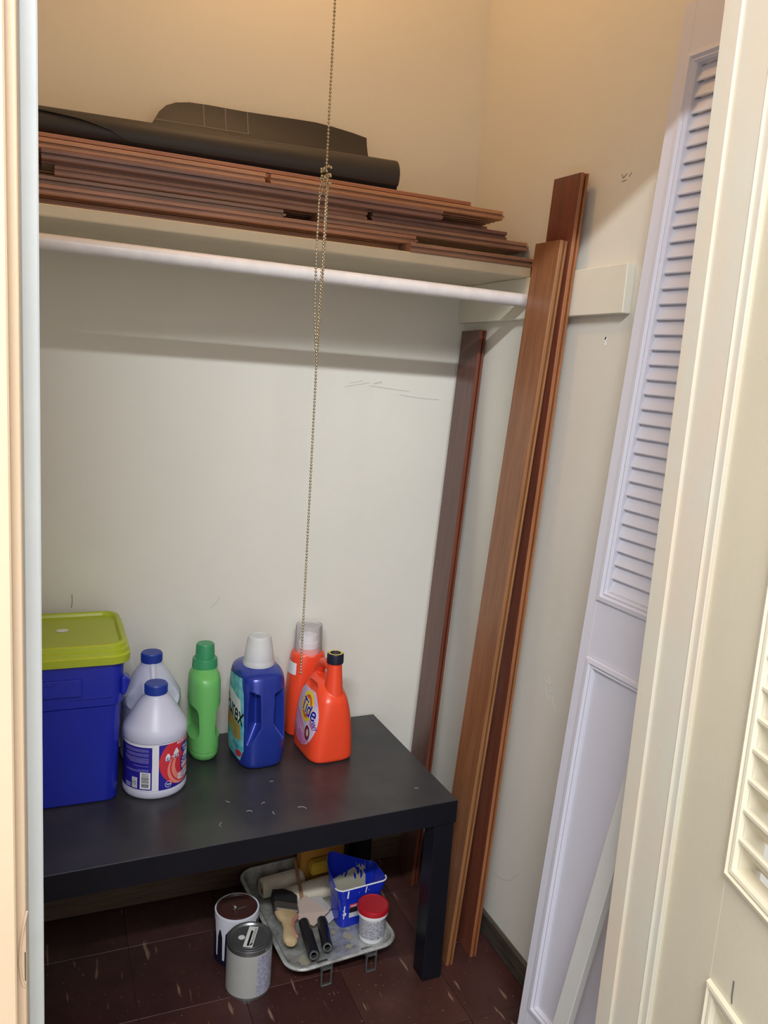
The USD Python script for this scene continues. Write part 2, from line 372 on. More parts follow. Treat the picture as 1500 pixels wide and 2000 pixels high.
def louver_door(t, width, height, thick, stile, panels, prof, m, pitch, tilt, sw, st):
    mw = prof[-1][0]
    part(t, 'stile', bx(0, stile, 0, thick, 0, height, .0004), m)
    part(t, 'stile', bx(width - stile, width, 0, thick, 0, height, .0004), m)
    v = 0
    for v0, v1, kind in panels + [(height, None, None)]:
        part(t, 'rail', bx(stile, width - stile, 0, thick, v, v0, .0004), m); v = v1
    for v0, v1, kind in panels:
        part(t, 'moulding', frame_mould(stile, width - stile, v0, v1, prof), m)
        a, b = stile + mw, width - stile - mw
        if kind == 'flat':
            part(t, 'panel', bx(stile + .002, width - stile - .002, .005, thick - .005, v0 + .002, v1 - .002, .0005), m)
        else:
            n = int(round((v1 - v0 - 2 * mw) / pitch)); p = (v1 - v0 - 2 * mw) / n
            base = bx(a - .006, b + .006, -st / 2, st / 2, -sw / 2, sw / 2, st * .3)
            base.apply_transform(trimesh.transformations.rotation_matrix(tilt, (1, 0, 0)))
            for k in range(n):
                s_ = base.copy(); s_.apply_translation((0, thick * .5, v0 + mw + (k + .5) * p)); part(t, 'slat', s_, m)
            part(t, 'side_liner', [bx(stile, a, .002, thick - .002, v0, v1, 0), bx(b, width - stile, .002, thick - .002, v0, v1, 0)], m)

U = np.array([.050, -.014, .9987]); U /= np.linalg.norm(U)
Hh = np.array([.074, -.997, -.017]); Hh -= U * (Hh @ U); Hh /= np.linalg.norm(Hh)
N = np.cross(U, Hh)
t = thing('louvered_door', 'white narrow louvered door panel leaning inside the closet against the right wall', 'door', mat=frame((-.154, -.756, .006), Hh, N, U))
louver_door(t, .30, 2.03, .024, .0247, [(.150, .901, 'flat'), (1.0086, 1.948, 'louver')],
            [(0, 0), (.002, -.005), (.010, -.006), (.013, -.001), (.017, -.003), (.020, .002), (.0215, .012)], M['doorwhite'], .0254, math.radians(-19), .0290, .0042)
dd = -np.array([math.sin(.265), math.cos(.265), 0]); nn = np.cross(dd, [0, 0, 1])
t = thing('door_1', 'cream louvered closet door standing open at the right edge of the opening', None, mat=frame(np.array([-.25, -1.196, .012]) + dd * -.024, dd, -nn, (0, 0, 1)), kind=S)
louver_door(t, .74, 1.965, .034, .1465, [(.13, .676, 'louver'), (.818, 1.84, 'louver')],
            [(0, 0), (.002, -.006), (.006, -.007), (.0085, -.003), (.011, -.005), (.0145, -.004), (.0165, .002), (.018, .017)], M['doorcream'], .038, math.radians(40), .054, .008)
# white trim board leaning on the inside of the front wall
a0, a1 = np.array([-.200, -.883, .0]), np.array([-.200, -1.083, 1.05])
uz = (a1 - a0) / np.linalg.norm(a1 - a0); ux = np.array([0, -1., 0]); ux -= uz * (ux @ uz); ux /= np.linalg.norm(ux)
t = part(None, 'trim_board', bx(0, .034, -.006, .008, .004, 1.08, .001), M['board'], label='narrow white painted board leaning at the lower right beside the jamb', cat='board')
UsdGeom.Xformable(t).AddTransformOp().Set(frame(a0, ux, np.cross(uz, ux), uz))

# ------------------------------------------------------------------ shelf, rod, cleat
SZ = 1.6554
t = thing('closet_shelf', 'cream painted closet shelf board carrying the stacked planks', 'shelf')
part(t, 'shelf_board', bx(CL, -.012, -.3224, 0, 1.6337, SZ, .002), M['shelf'])
t = thing('shelf_support', 'thick white painted support board fixed to the right wall under the shelf end', 'shelf support')
part(t, 'board', bx(-.020, 0, -.670, 0, 1.5403, 1.6335, .0015), M['cleat'])
part(None, 'closet_rod', cyl((CL, -.33, 1.5915), (-.020, -.33, 1.5805), .0148, 40), M['rod'], smooth=40, label='white painted round closet rod running below the front edge of the shelf', cat='rod')

# ------------------------------------------------------------------ flooring planks
PT, PW = .019, .095
def plank_profile(w=PW, t=PT, groove_front=True):
    """cross-section (y across from the front edge, z up) of a tongue and groove plank"""
    g0, g1 = t * .36, t * .62
    front = [(0, t - .001), (0.001, t), ] if groove_front else [(0, t - .001), (.001, t)]
    left = [(0, g1), (.007, g1), (.007, g0), (0, g0)] if groove_front else [(0, g1), (-.006, g1 - .0006), (-.006, g0 + .0006), (0, g0)]
    right = [(w, g0), (w + .006, g0 + .0006), (w + .006, g1 - .0006), (w, g1)] if groove_front else [(w, g0), (w - .007, g0), (w - .007, g1), (w, g1)]
    bot = [(0, .002), (.002, 0)]
    x = w * .25
    for k in range(3): bot += [(x, 0), (x + .001, .0025), (x + .008, .0025), (x + .009, 0)]; x += w * .22
    pts = [(.001, t), (0, t - .001)] + left + bot + [(w - .002, 0), (w, .002)] + right + [(w, t - .001), (w - .001, t)]
    return Polygon(pts)
def plank_mesh(L, groove_front=True, end_tongue=False, end_groove=False):
    p = trimesh.creation.extrude_polygon(plank_profile(groove_front=groove_front), L, engine='earcut')   # x=across, y=thick, z=length
    v = np.array(p.vertices); p.vertices = np.c_[v[:, 2], v[:, 0], v[:, 1]]
    l = [p]
    if end_tongue: l.append(bx(L - .001, L + .007, .004, PW - .004, PT * .36, PT * .62, .0005))
    if end_groove: l.append(bx(-.007, .001, .004, PW - .004, PT * .36, PT * .62, .0005))
    return cat_(l)
def zr(k): return SZ + .0003 + k * (PT + .0002)
XL = -1.43
G = 'flooring planks stacked on the shelf'
rows = [  # row, x0, x1, y front, wood, groove, tongue, label
 (0, XL, -.305, -.257, 1, 0, 0, 'flooring plank at the bottom of the shelf stack, left of the gap'),
 (0, -.317, -.010, -.324, 2, 1, 1, 'short reddish flooring plank at the bottom right of the shelf stack, overhanging the shelf end'),
 (1, XL, -.293, -.296, 0, 1, 1, 'red-brown flooring plank second from the bottom of the shelf stack'),
 (2, XL, -.584, -.273, 2, 1, 1, 'brown flooring plank third from the bottom of the shelf stack, ending left of the pull chain'),
 (2, -.515, -.010, -.292, 2, 1, 1, 'brown flooring plank third from the bottom of the shelf stack, right of the pull chain'),
 (3, -1.018, -.403, -.280, 0, 1, 0, 'flooring plank in the middle row of the shelf stack with its left end in view'),
 (3, -.392, -.060, -.282, 3, 1, 0, 'short dark flooring plank at the right of the middle row of the shelf stack'),
 (4, -1.040, -.240, -.311, 3, 1, 0, 'dark purplish-brown flooring plank third from the top of the shelf stack'),
 (5, XL, -.632, -.304, 1, 1, 0, 'light orange-brown flooring plank second from the top of the shelf stack, left of its joint'),
 (5, -.621, -.088, -.304, 1, 1, 1, 'orange-brown flooring plank second from the top of the shelf stack, right of its joint'),
 (4, XL, -.700, -.213, 3, 1, 0, 'flooring plank set back behind the third row from the top, glimpsed in the dark gap at the left end'),
 (4, -.520, -.075, -.213, 2, 1, 0, 'brown flooring plank set back behind the third row from the top at the right end'),
 (2, -.620, -.030, -.194, 3, 1, 0, 'flooring plank set back in the dark gap near the bottom right of the shelf stack'),
 (6, XL, -.146, -.257, 0, 1, 1, 'long flooring plank on top of the shelf stack, under the black roll')]
for k, x0, x1, yf, w, g, tg, lab in rows:
    o = part(None, 'flooring_plank', plank_mesh(x1 - x0, bool(g), bool(tg)), WOODS[w], label=lab, cat='plank', group=G)
    UsdGeom.Xformable(o).AddTranslateOp().Set(Gf.Vec3d(x0, yf, zr(k)))

def leaning_plank(P0, P1, n_hint, w, mf, me, label):
    """P0 bottom and P1 top of the outer front corner; face normal towards n_hint, width runs to +y"""
    P0, P1 = np.array(P0, float), np.array(P1, float); uz = P1 - P0; L = np.linalg.norm(uz); uz /= L
    uy = np.array([0, 1., 0]); uy -= uz * (uy @ uz); uy /= np.linalg.norm(uy); ux = np.cross(uy, uz)       # ux points into the wall
    t = thing('leaning_plank', label, 'plank', mat=frame(P0, ux, uy, uz))
    prof = plank_profile(w=w)       # (across, thick): across -> y, thick: face at t is the visible face -> x = PT - thick
    p = trimesh.creation.extrude_polygon(prof, L, engine='earcut'); v = np.array(p.vertices)
    p.vertices = np.c_[PT - v[:, 1], v[:, 0], v[:, 2]]; p.invert()
    face = p.triangles_center[:, 0] < .0015
    part(t, 'board', p, me)
    part(t, 'face', bx(-.0006, .001, .0008, w - .0008, .0, L, .0003), mf)
    return t
leaning_plank((-.082, -.449, 0), (-.036, -.515, 1.822), None, .098, LW[2], LE[2], 'tallest red-brown flooring plank leaning on the right wall')
leaning_plank((-.152, -.457, 0), (-.060, -.500, 1.690), None, .094, LW[1], LE[1], 'lighter brown flooring plank leaning behind the right table leg')
leaning_plank((-.104, -.150, 0), (-.0215, -.128, 1.52), None, .098, LW[0], LE[0], 'dark chocolate brown flooring plank leaning in the back right corner')

# ------------------------------------------------------------------ black underlay roll
t = thing('underlay_roll', 'black rubber underlay roll lying on top of the plank stack', 'roll', (0, -.200, zr(7) + .0355))
th = np.linspace(-2.3, -2.3 + 2 * np.pi * 2.25, 110); rr = .0345 - .0032 * (th - th[0]) / (2 * np.pi)
oc = np.c_[rr * np.cos(th), rr * np.sin(th)]; ic = np.c_[(rr - .0025) * np.cos(th), (rr - .0025) * np.sin(th)]
sp_ = Polygon(np.vstack([oc, ic[::-1]])).buffer(0)
r_ = trimesh.creation.extrude_polygon(sp_, 1.11, engine='earcut'); v = np.array(r_.vertices)
v = np.c_[v[:, 2] - 1.425, v[:, 0], v[:, 1]]; v, f = trimesh.remesh.subdivide_to_size(v, r_.faces, .12)
def taper(v):
    k = np.interp(v[:, 0], [-1.42, -.3], [.70, 1.0]); return np.c_[v[:, 0], v[:, 1] * k, (v[:, 2] + .0365) * k - .0365]
v = taper(v)

part(t, 'rolled_sheet', trimesh.Trimesh(v, f), M['rubber'], smooth=35)
# fold that hangs over the front of the roll at its left end
fo = []
for x in np.linspace(-1.424, -.316, 80):
    low = np.interp(x, [-1.42, -1.04, -.97, -.92, -.885, -.3], [2.35, 2.50, 2.75, 3.15, 3.65, 3.75])
    a = np.linspace(1.2, low, 18)
    for q in (.0372, .0350):
        fo.append(np.c_[np.full(18, x), q * np.cos(a), q * np.sin(a)])
outer_, inner_ = fo[0::2], fo[1::2]
part(t, 'outer_wrap', rings([taper(np.vstack([o, i[::-1]])) for o, i in zip(outer_, inner_)]), M['rubber'], smooth=40)
# loose end standing up against the wall
top = [(-.835, .0), (-.832, .045), (-.822, .075), (-.806, .105), (-.79, .122), (-.77, .132), (-.74, .138), (-.70, .140), (-.625, .1405), (-.56, .143), (-.50, .1455), (-.45, .147), (-.41, .1445), (-.36, .139), (-.3235, .133), (-.3235, .0)]
fs = flat(Polygon(top), .03); v = np.array(fs.vertices)
def flap(v, off=0):
    s = v[:, 1]; y = .035 + .150 * (1 - np.exp(-s / .06)) + 0 * s
    return np.c_[v[:, 0], y - off, s * 1.0 - .012]
A, B = flap(v), flap(v, .003)
part(t, 'loose_sheet', [trimesh.Trimesh(A, fs.faces[:, ::-1]), trimesh.Trimesh(B, fs.faces)], M['rubber'], smooth=40)
for pts in ([(-.815, .086), (-.61, .090)], [(-.71, .088), (-.71, .139)], [(-.662, .089), (-.662, .1395)], [(-.612, .089), (-.612, .1402)]):
    q = flat(LineString(pts).buffer(.0013, cap_style=2), .02); v = np.array(q.vertices)
    part(t, 'printed_line', trimesh.Trimesh(flap(v, .0036), q.faces), M['print'])

# ------------------------------------------------------------------ pull chain
CX, CYY = -.5725, -.507
t = thing('pull_chain', 'long brass ball pull chain with a knotted loop hanging from above', 'chain', (CX, CYY, 0))
P = .0062
def strand(pts):
    pts = np.array(pts, float); d = np.r_[0, np.cumsum(np.linalg.norm(np.diff(pts, axis=0), axis=1))]
    s = np.arange(0, d[-1], P); return np.stack([np.interp(s, d, pts[:, k]) for k in range(3)], 1)
zk, zl = 1.748, 1.416
main = [strand([(0, 0, CZ), (0, 0, zk)]), strand([(0, 0, zl), (0, 0, .797)])]
loops = [strand([(-.002, 0, zk - .012), (-.0105, 0, zk - .03), (-.0105, .001, 1.60), (-.0085, 0, 1.50), (-.003, 0, 1.435), (0, 0, zl + .004)]),
         strand([(.001, -.002, zk - .01), (.0010, -.003, 1.60), (-.0015, -.002, 1.48), (-.001, 0, zl)]),
         strand([(.005, .003, zk - .012), (.0052, .003, 1.60), (.0022, .003, 1.48), (.001, .001, zl)])]
a = np.linspace(0, 4 * np.pi, 60)
knot = [strand(np.c_[.0090 * np.cos(a) - .0005, .006 * np.sin(a), zk + .004 - .026 * a / a[-1] + .004 * np.sin(2 * a)])]
bead = trimesh.creation.icosphere(2, .0024)
def beads(pp):
    V = np.vstack([bead.vertices + q for q in pp]); n = len(bead.vertices)
    return trimesh.Trimesh(V, np.vstack([bead.faces + i * n for i in range(len(pp))]), process=False)
part(t, 'straight_strand', [beads(np.vstack(main)), cyl((0, 0, zk), (0, 0, CZ), .0005, 6), cyl((0, 0, .797), (0, 0, zl), .0005, 6)], M['brass'], smooth=True, kind='stuff')
part(t, 'looped_strand', [beads(np.vstack(loops))] + [cyl(l[i], l[min(i + 8, len(l) - 1)], .0005, 6) for l in loops for i in range(0, len(l) - 1, 8)], M['brass'], smooth=True, kind='stuff')
part(t, 'knot', beads(np.vstack(knot)), M['brass'], smooth=True, kind='stuff')

# ------------------------------------------------------------------ table
T = .456; TR = .030
t = thing('low_table', 'black-brown low rectangular table with square legs', 'table', (-.178, -.489, 0), TR)
LT, DT = 1.20, .480
tp = part(t, 'tabletop', bx(-LT, 0, 0, DT, T - .055, T - .0004, .0012), M['table'])
part(tp, 'top_laminate', bx(-LT + .001, -.001, .001, DT - .001, T - .0010, T, .0003), M['tabletop'])
for x0, y0 in ((-.052, .003), (-.052, DT - .053), (-LT + .002, .003), (-LT + .002, DT - .053)):
    part(t, 'leg', bx(x0, x0 + .050, y0, y0 + .050, 0, T - .055, .003), M['table'])

# ------------------------------------------------------------------ blue bucket with lime lid
t = thing('square_bucket', 'blue square plastic bucket with a lime green lid on the left of the table', 'bucket', (-1.024, -.172, T), 0)
hx, hy = .139, .116
body = rings([rrect(hx - .016, hy - .010, .02, 0), rrect(hx - .011, hy - .006, .028, .004), rrect(hx - .006, hy - .002, .03, .215), rrect(hx - .006, hy - .002, .03, .218), rrect(hx - .0015, hy + .0015, .03, .222),
              rrect(hx - .0005, hy + .002, .03, .285), rrect(hx - .0005, hy + .002, .03, .322)])
part(t, 'body', body, M['blue'], smooth=30)
part(t, 'handle_band', [bx(-.10, .055, -hy - .008, -hy + .004, .248, .285, .002), bx(-.105, .0, -hy - .0095, -hy, .276, .281, .001), bx(.03, .115, -hy - .0045, -hy + .004, .240, .244, .001)], M['blue'])
part(t, 'handle_lug', hull_spheres([((hx + .006, -hy + .012, .268), .006), ((hx + .006, -hy + .040, .268), .006), ((hx - .002, -hy + .008, .245), .006), ((hx - .002, -hy + .040, .245), .006), ((hx - .002, -hy + .008, .275), .006)]), M['blue'], smooth=40)
hx2, hy2 = hx + .012, hy + .012
lid = rings([rrect(hx2 - .004, hy2 - .004, .036, .312), rrect(hx2, hy2, .038, .314), rrect(hx2 + .0006, hy2 + .0006, .038, .330), rrect(hx2 - .003, hy2 - .003, .036, .333), rrect(hx2 - .0035, hy2 - .0035, .036, .342),
             rrect(hx2 - .0075, hy2 - .0075, .034, .344), rrect(hx2 - .008, hy2 - .008, .034, .352), rrect(hx2 - .011, hy2 - .011, .032, .3545), rrect(hx2 - .016, hy2 - .016, .03, .3545), rrect(hx2 - .019, hy2 - .019, .028, .3515), rrect(hx2 - .021, hy2 - .021, .028, .3465), rrect(.02, .02, .01, .3465)])
ld = part(t, 'lid', lid, M['lime'], smooth=30)
part(t, 'sticker', move(flat(affinity.scale(Point(0, 0).buffer(.013), 1, .9)), 0.020, .012, .3472), M['stick'], label='small white oval sticker on the lid')

# ------------------------------------------------------------------ bleach jugs
RJ = .069
jprof = [(0, .004), (.052, .002), (.062, 0), (.0665, .003), (.069, .008), (.0692, .016), (.0675, .019), (.0672, .021), (.0672, .127), (.0675, .128), (.0690, .131), (.0692, .142), (.0680, .150), (.0640, .158), (.0560, .171), (.0460, .188), (.0350, .204), (.0270, .213), (.0245, .217), (.0235, .222), (.0235, .226), (0, .226)]
def jug_cap(t, z, m):
    c = [lathe([(0, z), (.0235, z), (.0242, z + .002), (.0242, z + .021), (.0225, z + .0235), (0, z + .0235)], 48)]
    for k in range(40):
        a = k * 2 * np.pi / 40; c.append(bx(-.0006, .0006, .0240, .0249, z + .003, z + .020, 0)); c[-1].apply_transform(trimesh.transformations.rotation_matrix(a, (0, 0, 1)))
    part(t, 'cap', c, m, smooth=30)
t = thing('bleach_jug', 'white bleach jug with blue cap and wrapped blue label, front one of two', 'jug', (-.815, -.238, T), math.radians(-8))
part(t, 'body', lathe(jprof, 96), M['hdpe'], smooth=35)
jug_cap(t, .2185, M['capblue'])
R0 = .0672
def lab(parent, name, shapes, m, off, label=None):
    shapes = shapes if isinstance(shapes, list) else [shapes]
    part(parent, name, [wrap(s if isinstance(s, trimesh.Trimesh) else flat(s, .005), R0, off) for s in shapes], m, smooth=True, label=label)
D = math.radians
def arc(a): return R0 * D(a)
sl = part(t, 'label', wrap(flat(sbox(arc(-178), .0215, arc(178), .1268), .005), R0, .0003), M['lwhite'], smooth=True, label='white paper base of the wrapped label')
lab(sl, 'back_panel', sbox(arc(-175), .0235, arc(-4), .1215), M['lblue'], .0005, 'dark blue back panel of the label')
fp = sbox(arc(8), .0215, arc(172), .1255)
lab(sl, 'front_panel', fp, M['lblue'], .0005, 'dark blue front panel of the label')
red = Point(arc(58), .083).buffer(.058, 48).intersection(fp)
lab(sl, 'red_disc', red, M['lred'], .0007)
ring = Point(arc(64), .068).buffer(.0375, 40).difference(Point(arc(70), .073).buffer(.036, 40))
ring2 = Point(arc(58), .064).buffer(.040, 40).difference(Point(arc(63), .068).buffer(.040, 40))
lab(sl, 'swoosh', [ring.intersection(red), ring2.intersection(red)], M['lpink'], .0009)
lab(sl, 'oval_rim', affinity.scale(Point(arc(86), .068).buffer(.038, 48), 1, .92), M['lblue'], .0010)
lab(sl, 'oval', affinity.scale(Point(arc(87), .068).buffer(.036, 48), 1, .92), M['lwhite'], .0012)
lab(sl, 'title_text', move(text2d('Bleach', .017, True, .004), arc(52), .067), M['lblue'], .0014)
lab(sl, 'brand_badge', affinity.scale(Point(arc(68), .104).buffer(.016, 40), 1.05, .78), M['capblue'], .0012)
lab(sl, 'brand_text', [move(text2d('Great', .0062, True, .004), arc(58), .104), move(text2d('Value', .0052, True, .004), arc(61), .0965)], M['lwhite'], .0014)
lab(sl, 'more_text', move(text2d('MORE CLEANING', .0062, True, .004), arc(43), .1185), M['lwhite'], .0010)
def jugicon(x, z, h): return Polygon([(x, z), (x + h * .62, z), (x + h * .62, z + h * .6), (x + h * .42, z + h * .95), (x + h * .42, z + h), (x + h * .2, z + h), (x + h * .2, z + h * .92), (x, z + h * .6)])
lab(sl, 'bottle_icon', [jugicon(arc(20), .086, .0175), jugicon(arc(36), .0885, .0225)], M['lwhite'], .0009)
lab(sl, 'icon_text', [move(text2d('81', .0058, True), arc(21.2), .089), move(text2d('121', .0062, True), arc(37), .0915), sbox(arc(20), .0865, arc(28.8), .088), sbox(arc(36.2), .089, arc(46.8), .0905)], M['lblue'], .0011)
lab(sl, 'equals_text', move(text2d('=', .006, True), arc(31), .0925), M['lwhite'], .0009)
rib = Polygon([(arc(58), .052), (arc(125), .052), (arc(125), .061), (arc(60), .061)])
lab(sl, 'ribbon', rib, M['lred'], .0014); lab(sl, 'ribbon_text', move(text2d('KILLS GERMS', .0045, True, .004), arc(61), .0545), M['lwhite'], .0016)
for zz, tx in ((.043, '• Disinfects'), (.0345, '• Cleans')):
    lab(sl, 'strip', sbox(arc(47), zz, arc(120), zz + .0068), M['lwhite'], .0014); lab(sl, 'strip_text', move(text2d(tx, .0040, True, .004), arc(49), zz + .0016), M['lblue'], .0016)
lab(sl, 'seal', [Point(arc(26), .033).buffer(.0075, 24).difference(Point(arc(26), .033).buffer(.0065, 24)), move(text2d('hps', .0045, True), arc(22), .031)], M['lwhite'], .0009)
lines = []
for k, (z, w) in enumerate([(.116, 54), (.1135, 50), (.111, 52), (.106, 46), (.1035, 52), (.101, 48), (.096, 54), (.0935, 50), (.091, 52), (.0885, 46), (.086, 40), (.078, 30), (.070, 20), (.0675, 48), (.065, 50)]):
    lines.append(sbox(arc(-10 - w), z, arc(-10), z + .0009))
lab(sl, 'fine_print', lines, M['ltext'], .0007)
lab(sl, 'barcode', sbox(arc(-26), .026, arc(-6.5), .064), M['lwhite'], .0007)
bars = [sbox(arc(-23), z, arc(-9.5), z + w) for z, w in zip(np.linspace(.029, .060, 18), RNG.uniform(.0005, .0013, 18))]
lab(sl, 'barcode_bars', bars, M['lblack'], .0009)
lab(sl, 'recycle_box', sbox(arc(-43), .026, arc(-31), .051), M['lgrey'], .0007)
tri = [Polygon([(math.cos(a) * r + arc(-37), math.sin(a) * r + .038) for r, a in ((.0052, q), (.0052, q + 1.2), (.0028, q + 1.0), (.0028, q + .2))]) for q in (.5, 2.6, 4.7)]
lab(sl, 'recycle_mark', tri, M['lblack'], .0009)
lab(sl, 'grey_patch', sbox(arc(-60), .026, arc(-46), .036), M['ltext'], .0007)

# rear jug, turned so that its grip faces the opening
t = thing('bleach_jug', 'white jug with blue cap and moulded grip, standing behind the front bleach jug', 'jug', (-.806, -.083, T))
b = man(lathe([(r, z * 1.06) for r, z in jprof], 96))
cut = [hull_spheres([((s * .040, -.060, .190), .020), ((s * .058, -.056, .158), .024), ((s * .03, -.05, .215), .012)]) for s in (-1, 1)]
for c in cut: b = b - man(c)
g = hull_spheres([((0, -.020, .226), .010), ((0, -.040, .195), .011)]); g2 = hull_spheres([((0, -.040, .195), .011), ((0, -.056, .160), .014)])
b = b + man(g) + man(g2)
part(t, 'body', tm(b), M['hdpe'], smooth=38)
jug_cap(t, .233, M['capblue'])

# ------------------------------------------------------------------ green bottle
t = thing('softener_bottle', 'green oval plastic bottle with darker green cap, between the jugs and the dark blue bottle', 'bottle', (-.686, -.112, T))
lo = Loft([(0, 0, 0, .026, .042, 2.1), (.003, 0, 0, .031, .050, 2.2), (.020, 0, 0, .036, .0575, 2.3), (.0215, 0, 0, .0352, .0568, 2.3), (.023, 0, 0, .0364, .058, 2.3), (.12, 0, 0, .037, .058, 2.4), (.19, 0, 0, .0365, .056, 2.4), (.205, 0, 0, .0345, .050, 2.4), (.214, 0, 0, .030, .038, 2.3), (.222, 0, 0, .027, .029, 2.0), (.226, 0, 0, .027, .027, 2)])
g = man(lo.mesh(60, 80, zs=np.r_[np.linspace(0, .026, 14), np.linspace(.03, .226, 40)]))
for s in (-1, 1):
    g = g - man(hull_spheres([((s * .0400, -.044, .078), .024), ((s * .0420, -.044, .116), .0235), ((s * .047, .02, .078), .024), ((s * .047, .02, .116), .0235)], 3))
part(t, 'body', tm(g), M['green'], smooth=32)
part(t, 'cap', [lathe([(0, .222), (.0295, .222), (.0300, .2235), (.0292, .242), (.0280, .2445), (.0225, .2455), (.0228, .249), (.0215, .276), (.0195, .2795), (0, .2800)], 56)] , M['capgreen'], smooth=30)

# ------------------------------------------------------------------ dark blue bottle
t = thing('detergent_bottle', 'dark blue detergent bottle with frosted white cap', 'bottle', (-.567, -.160, T), math.radians(5))
lo = Loft([(0, 0, 0, .046, .066, 3.2), (.004, 0, 0, .0515, .0735, 3.4), (.015, 0, 0, .0550, .078, 3.6), (.06, 0, 0, .057, .081, 3.6), (.15, 0, .002, .0565, .079, 3.4), (.205, 0, .004, .0555, .075, 3.2), (.222, 0, .006, .0535, .071, 3.0), (.232, 0, .010, .047, .060, 2.6), (.238, 0, .012, .036, .042, 2.2), (.241, 0, .012, .030, .031, 2.0), (.248, 0, .012, .029, .029, 2)])
g = man(lo.mesh(60, 96))
for s in (-1, 1):
    pk = hull_spheres([((s * .0195, -.050, .108), .004), ((s * .0215, -.050, .180), .004), ((s * .0500, -.074, .195), .004), ((s * .0500, -.076, .060), .004),
                       ((s * .0500, -.12, .195), .004), ((s * .0500, -.12, .060), .004), ((s * .0195, -.12, .104), .004), ((s * .0215, -.12, .186), .004)], 2)
    g = g - man(pk)
g = g.refine_to_length(.004)
q = tm(g); q.merge_vertices(); q = trimesh.smoothing.filter_taubin(q, iterations=10)
part(t, 'body', q, M['navy'], smooth=60)
part(t, 'cap', [lathe([(0, .236), (.0372, .236), (.0380, .239), (.0366, .246), (.0354, .249), (.0354, .251), (.0345, .262), (.0285, .300), (.0258, .306), (.0215, .3075), (.0195, .3055), (0, .3050)], 64)], M['frost'], smooth=30)
def side(lo, t, off):
    v = np.array(t.vertices); y, z = v[:, 0] * -1, v[:, 1]       # sheet x runs towards the viewer's right = local -y
    t = t.copy(); t.vertices = np.c_[lo.side_x(y, z) - off, y, z]; return t
pl = Polygon([(-.062, .205), (.034, .214), (.047, .18), (.056, .10), (.058, .05), (.045, .022), (-.05, .02), (-.065, .06), (-.066, .15)]).buffer(.004)
sl = part(t, 'label', side(lo, flat(pl, .006), .0006), M['teal'], smooth=True, label='teal label on the left side of the bottle')
part(sl, 'white_field', side(lo, flat(Polygon([(-.06, .18), (.04, .165), (.052, .11), (-.06, .13)]), .006), .0009), M['lwhite'], smooth=True)
part(sl, 'name_text', side(lo, move(text2d('Purex', .034, True, .005), -.062, .120, 0, D(-6), .92, 1.1), .0012), M['lblack'], smooth=True)
part(sl, 'flower_print', side(lo, flat(Polygon([(-.05, .118), (.044, .106), (.052, .072), (.02, .064), (-.05, .078)]), .006), .0009), M['leaf'], smooth=True)
part(sl, 'red_spot', side(lo, flat(Polygon([(.02, .036), (.046, .044), (.056, .040), (.052, .030), (.03, .024)]), .006), .0009), M['lred'], smooth=True)
part(sl, 'fine_print', side(lo, cat_([flat(sbox(.0, .052 - .006 * k, .046, .0535 - .006 * k), .006) for k in range(2)]), .0011), M['capblue'], smooth=True, kind='stuff')

# ------------------------------------------------------------------ orange bottles
def smooth_union(parts, ref=.0035, it=14):
    m = parts[0]
    for p in parts[1:]: m = m + p
    return m
lo = Loft([(0, 0, 0, .052, .070, 4), (.004, 0, 0, .0565, .0755, 4.2), (.012, 0, 0, .0585, .0775, 4.2), (.06, 0, 0, .0570, .0775, 3.8), (.115, 0, 0, .0525, .076, 3.2), (.150, 0, .0, .0455, .072, 2.8), (.172, 0, .004, .038, .062, 2.5), (.186, 0, .008, .029, .050, 2.3), (.194, 0, .010, .018, .034, 2)])
t = thing('laundry_bottle', 'orange laundry detergent bottle with a slim neck and dark cap, front one of two', 'bottle', (-.399, -.174, T), math.radians(4.5))
nk = Loft([(.06, .002, -.036, .040, .034, 2.2), (.12, .003, -.037, .0345, .033, 2), (.165, .004, -.039, .0245, .0255, 2), (.205, .004, -.040, .0200, .0200, 2), (.248, .004, -.040, .0168, .0168, 2)]).mesh(48, 64)
hs = [((.003, -.036, .222), .013), ((0, -.012, .232), .012), ((0, .018, .224), .012), ((0, .040, .200), .013), ((0, .050, .165), .016)]
g = man(lo.mesh(50, 96)) + man(nk)
for a, b_ in zip(hs[:-1], hs[1:]): g = g + man(hull_spheres([a, b_], 3))
g = g - man(hull_spheres([((-.052, -.012, .182), .024), ((-.050, .020, .176), .022)], 3))
g = g.refine_to_length(.004); q = tm(g); q.merge_vertices(); q = trimesh.smoothing.filter_taubin(q, iterations=12)
part(t, 'body', q, M['orange'], smooth=60)
cp_ = part(t, 'cap', [lathe([(0, .2445), (.0200, .2445), (.0206, .2465), (.0203, .2655), (.0188, .2685), (.012, .2685), (.0105, .2665), (0, .2665)], 48).apply_translation((.004, -.040, 0))], M['capnavy'], smooth=30)
part(cp_, 'yellow_ring', move(flat(Point(0, 0).buffer(.0176, 40).difference(Point(0, 0).buffer(.0138, 40))), .004, -.040, .2690), M['yellow'])
pl = affinity.rotate(affinity.scale(Point(0, 0).buffer(1, 48), .064, .074), 0); pl = affinity.translate(pl, .0, .102)
pl = pl.intersection(sbox(-.1, 0, .1, .168))
sl = part(t, 'label', side(lo, flat(pl, .005), .0006), M['mauve'], smooth=True, label='pink and mauve oval label on the left side')
part(sl, 'pink_field', side(lo, flat(pl.intersection(Polygon([(-.08, .125), (-.02, .10), (.02, .072), (.06, .030), (.06, 0), (-.08, 0)])), .005), .0008), M['pink'], smooth=True)
cxl, czl = .012, .128
part(sl, 'logo_ring', side(lo, flat(affinity.scale(Point(cxl, czl).buffer(.036, 48), .86, 1.04), .005), .0010), M['yellow'], smooth=True)
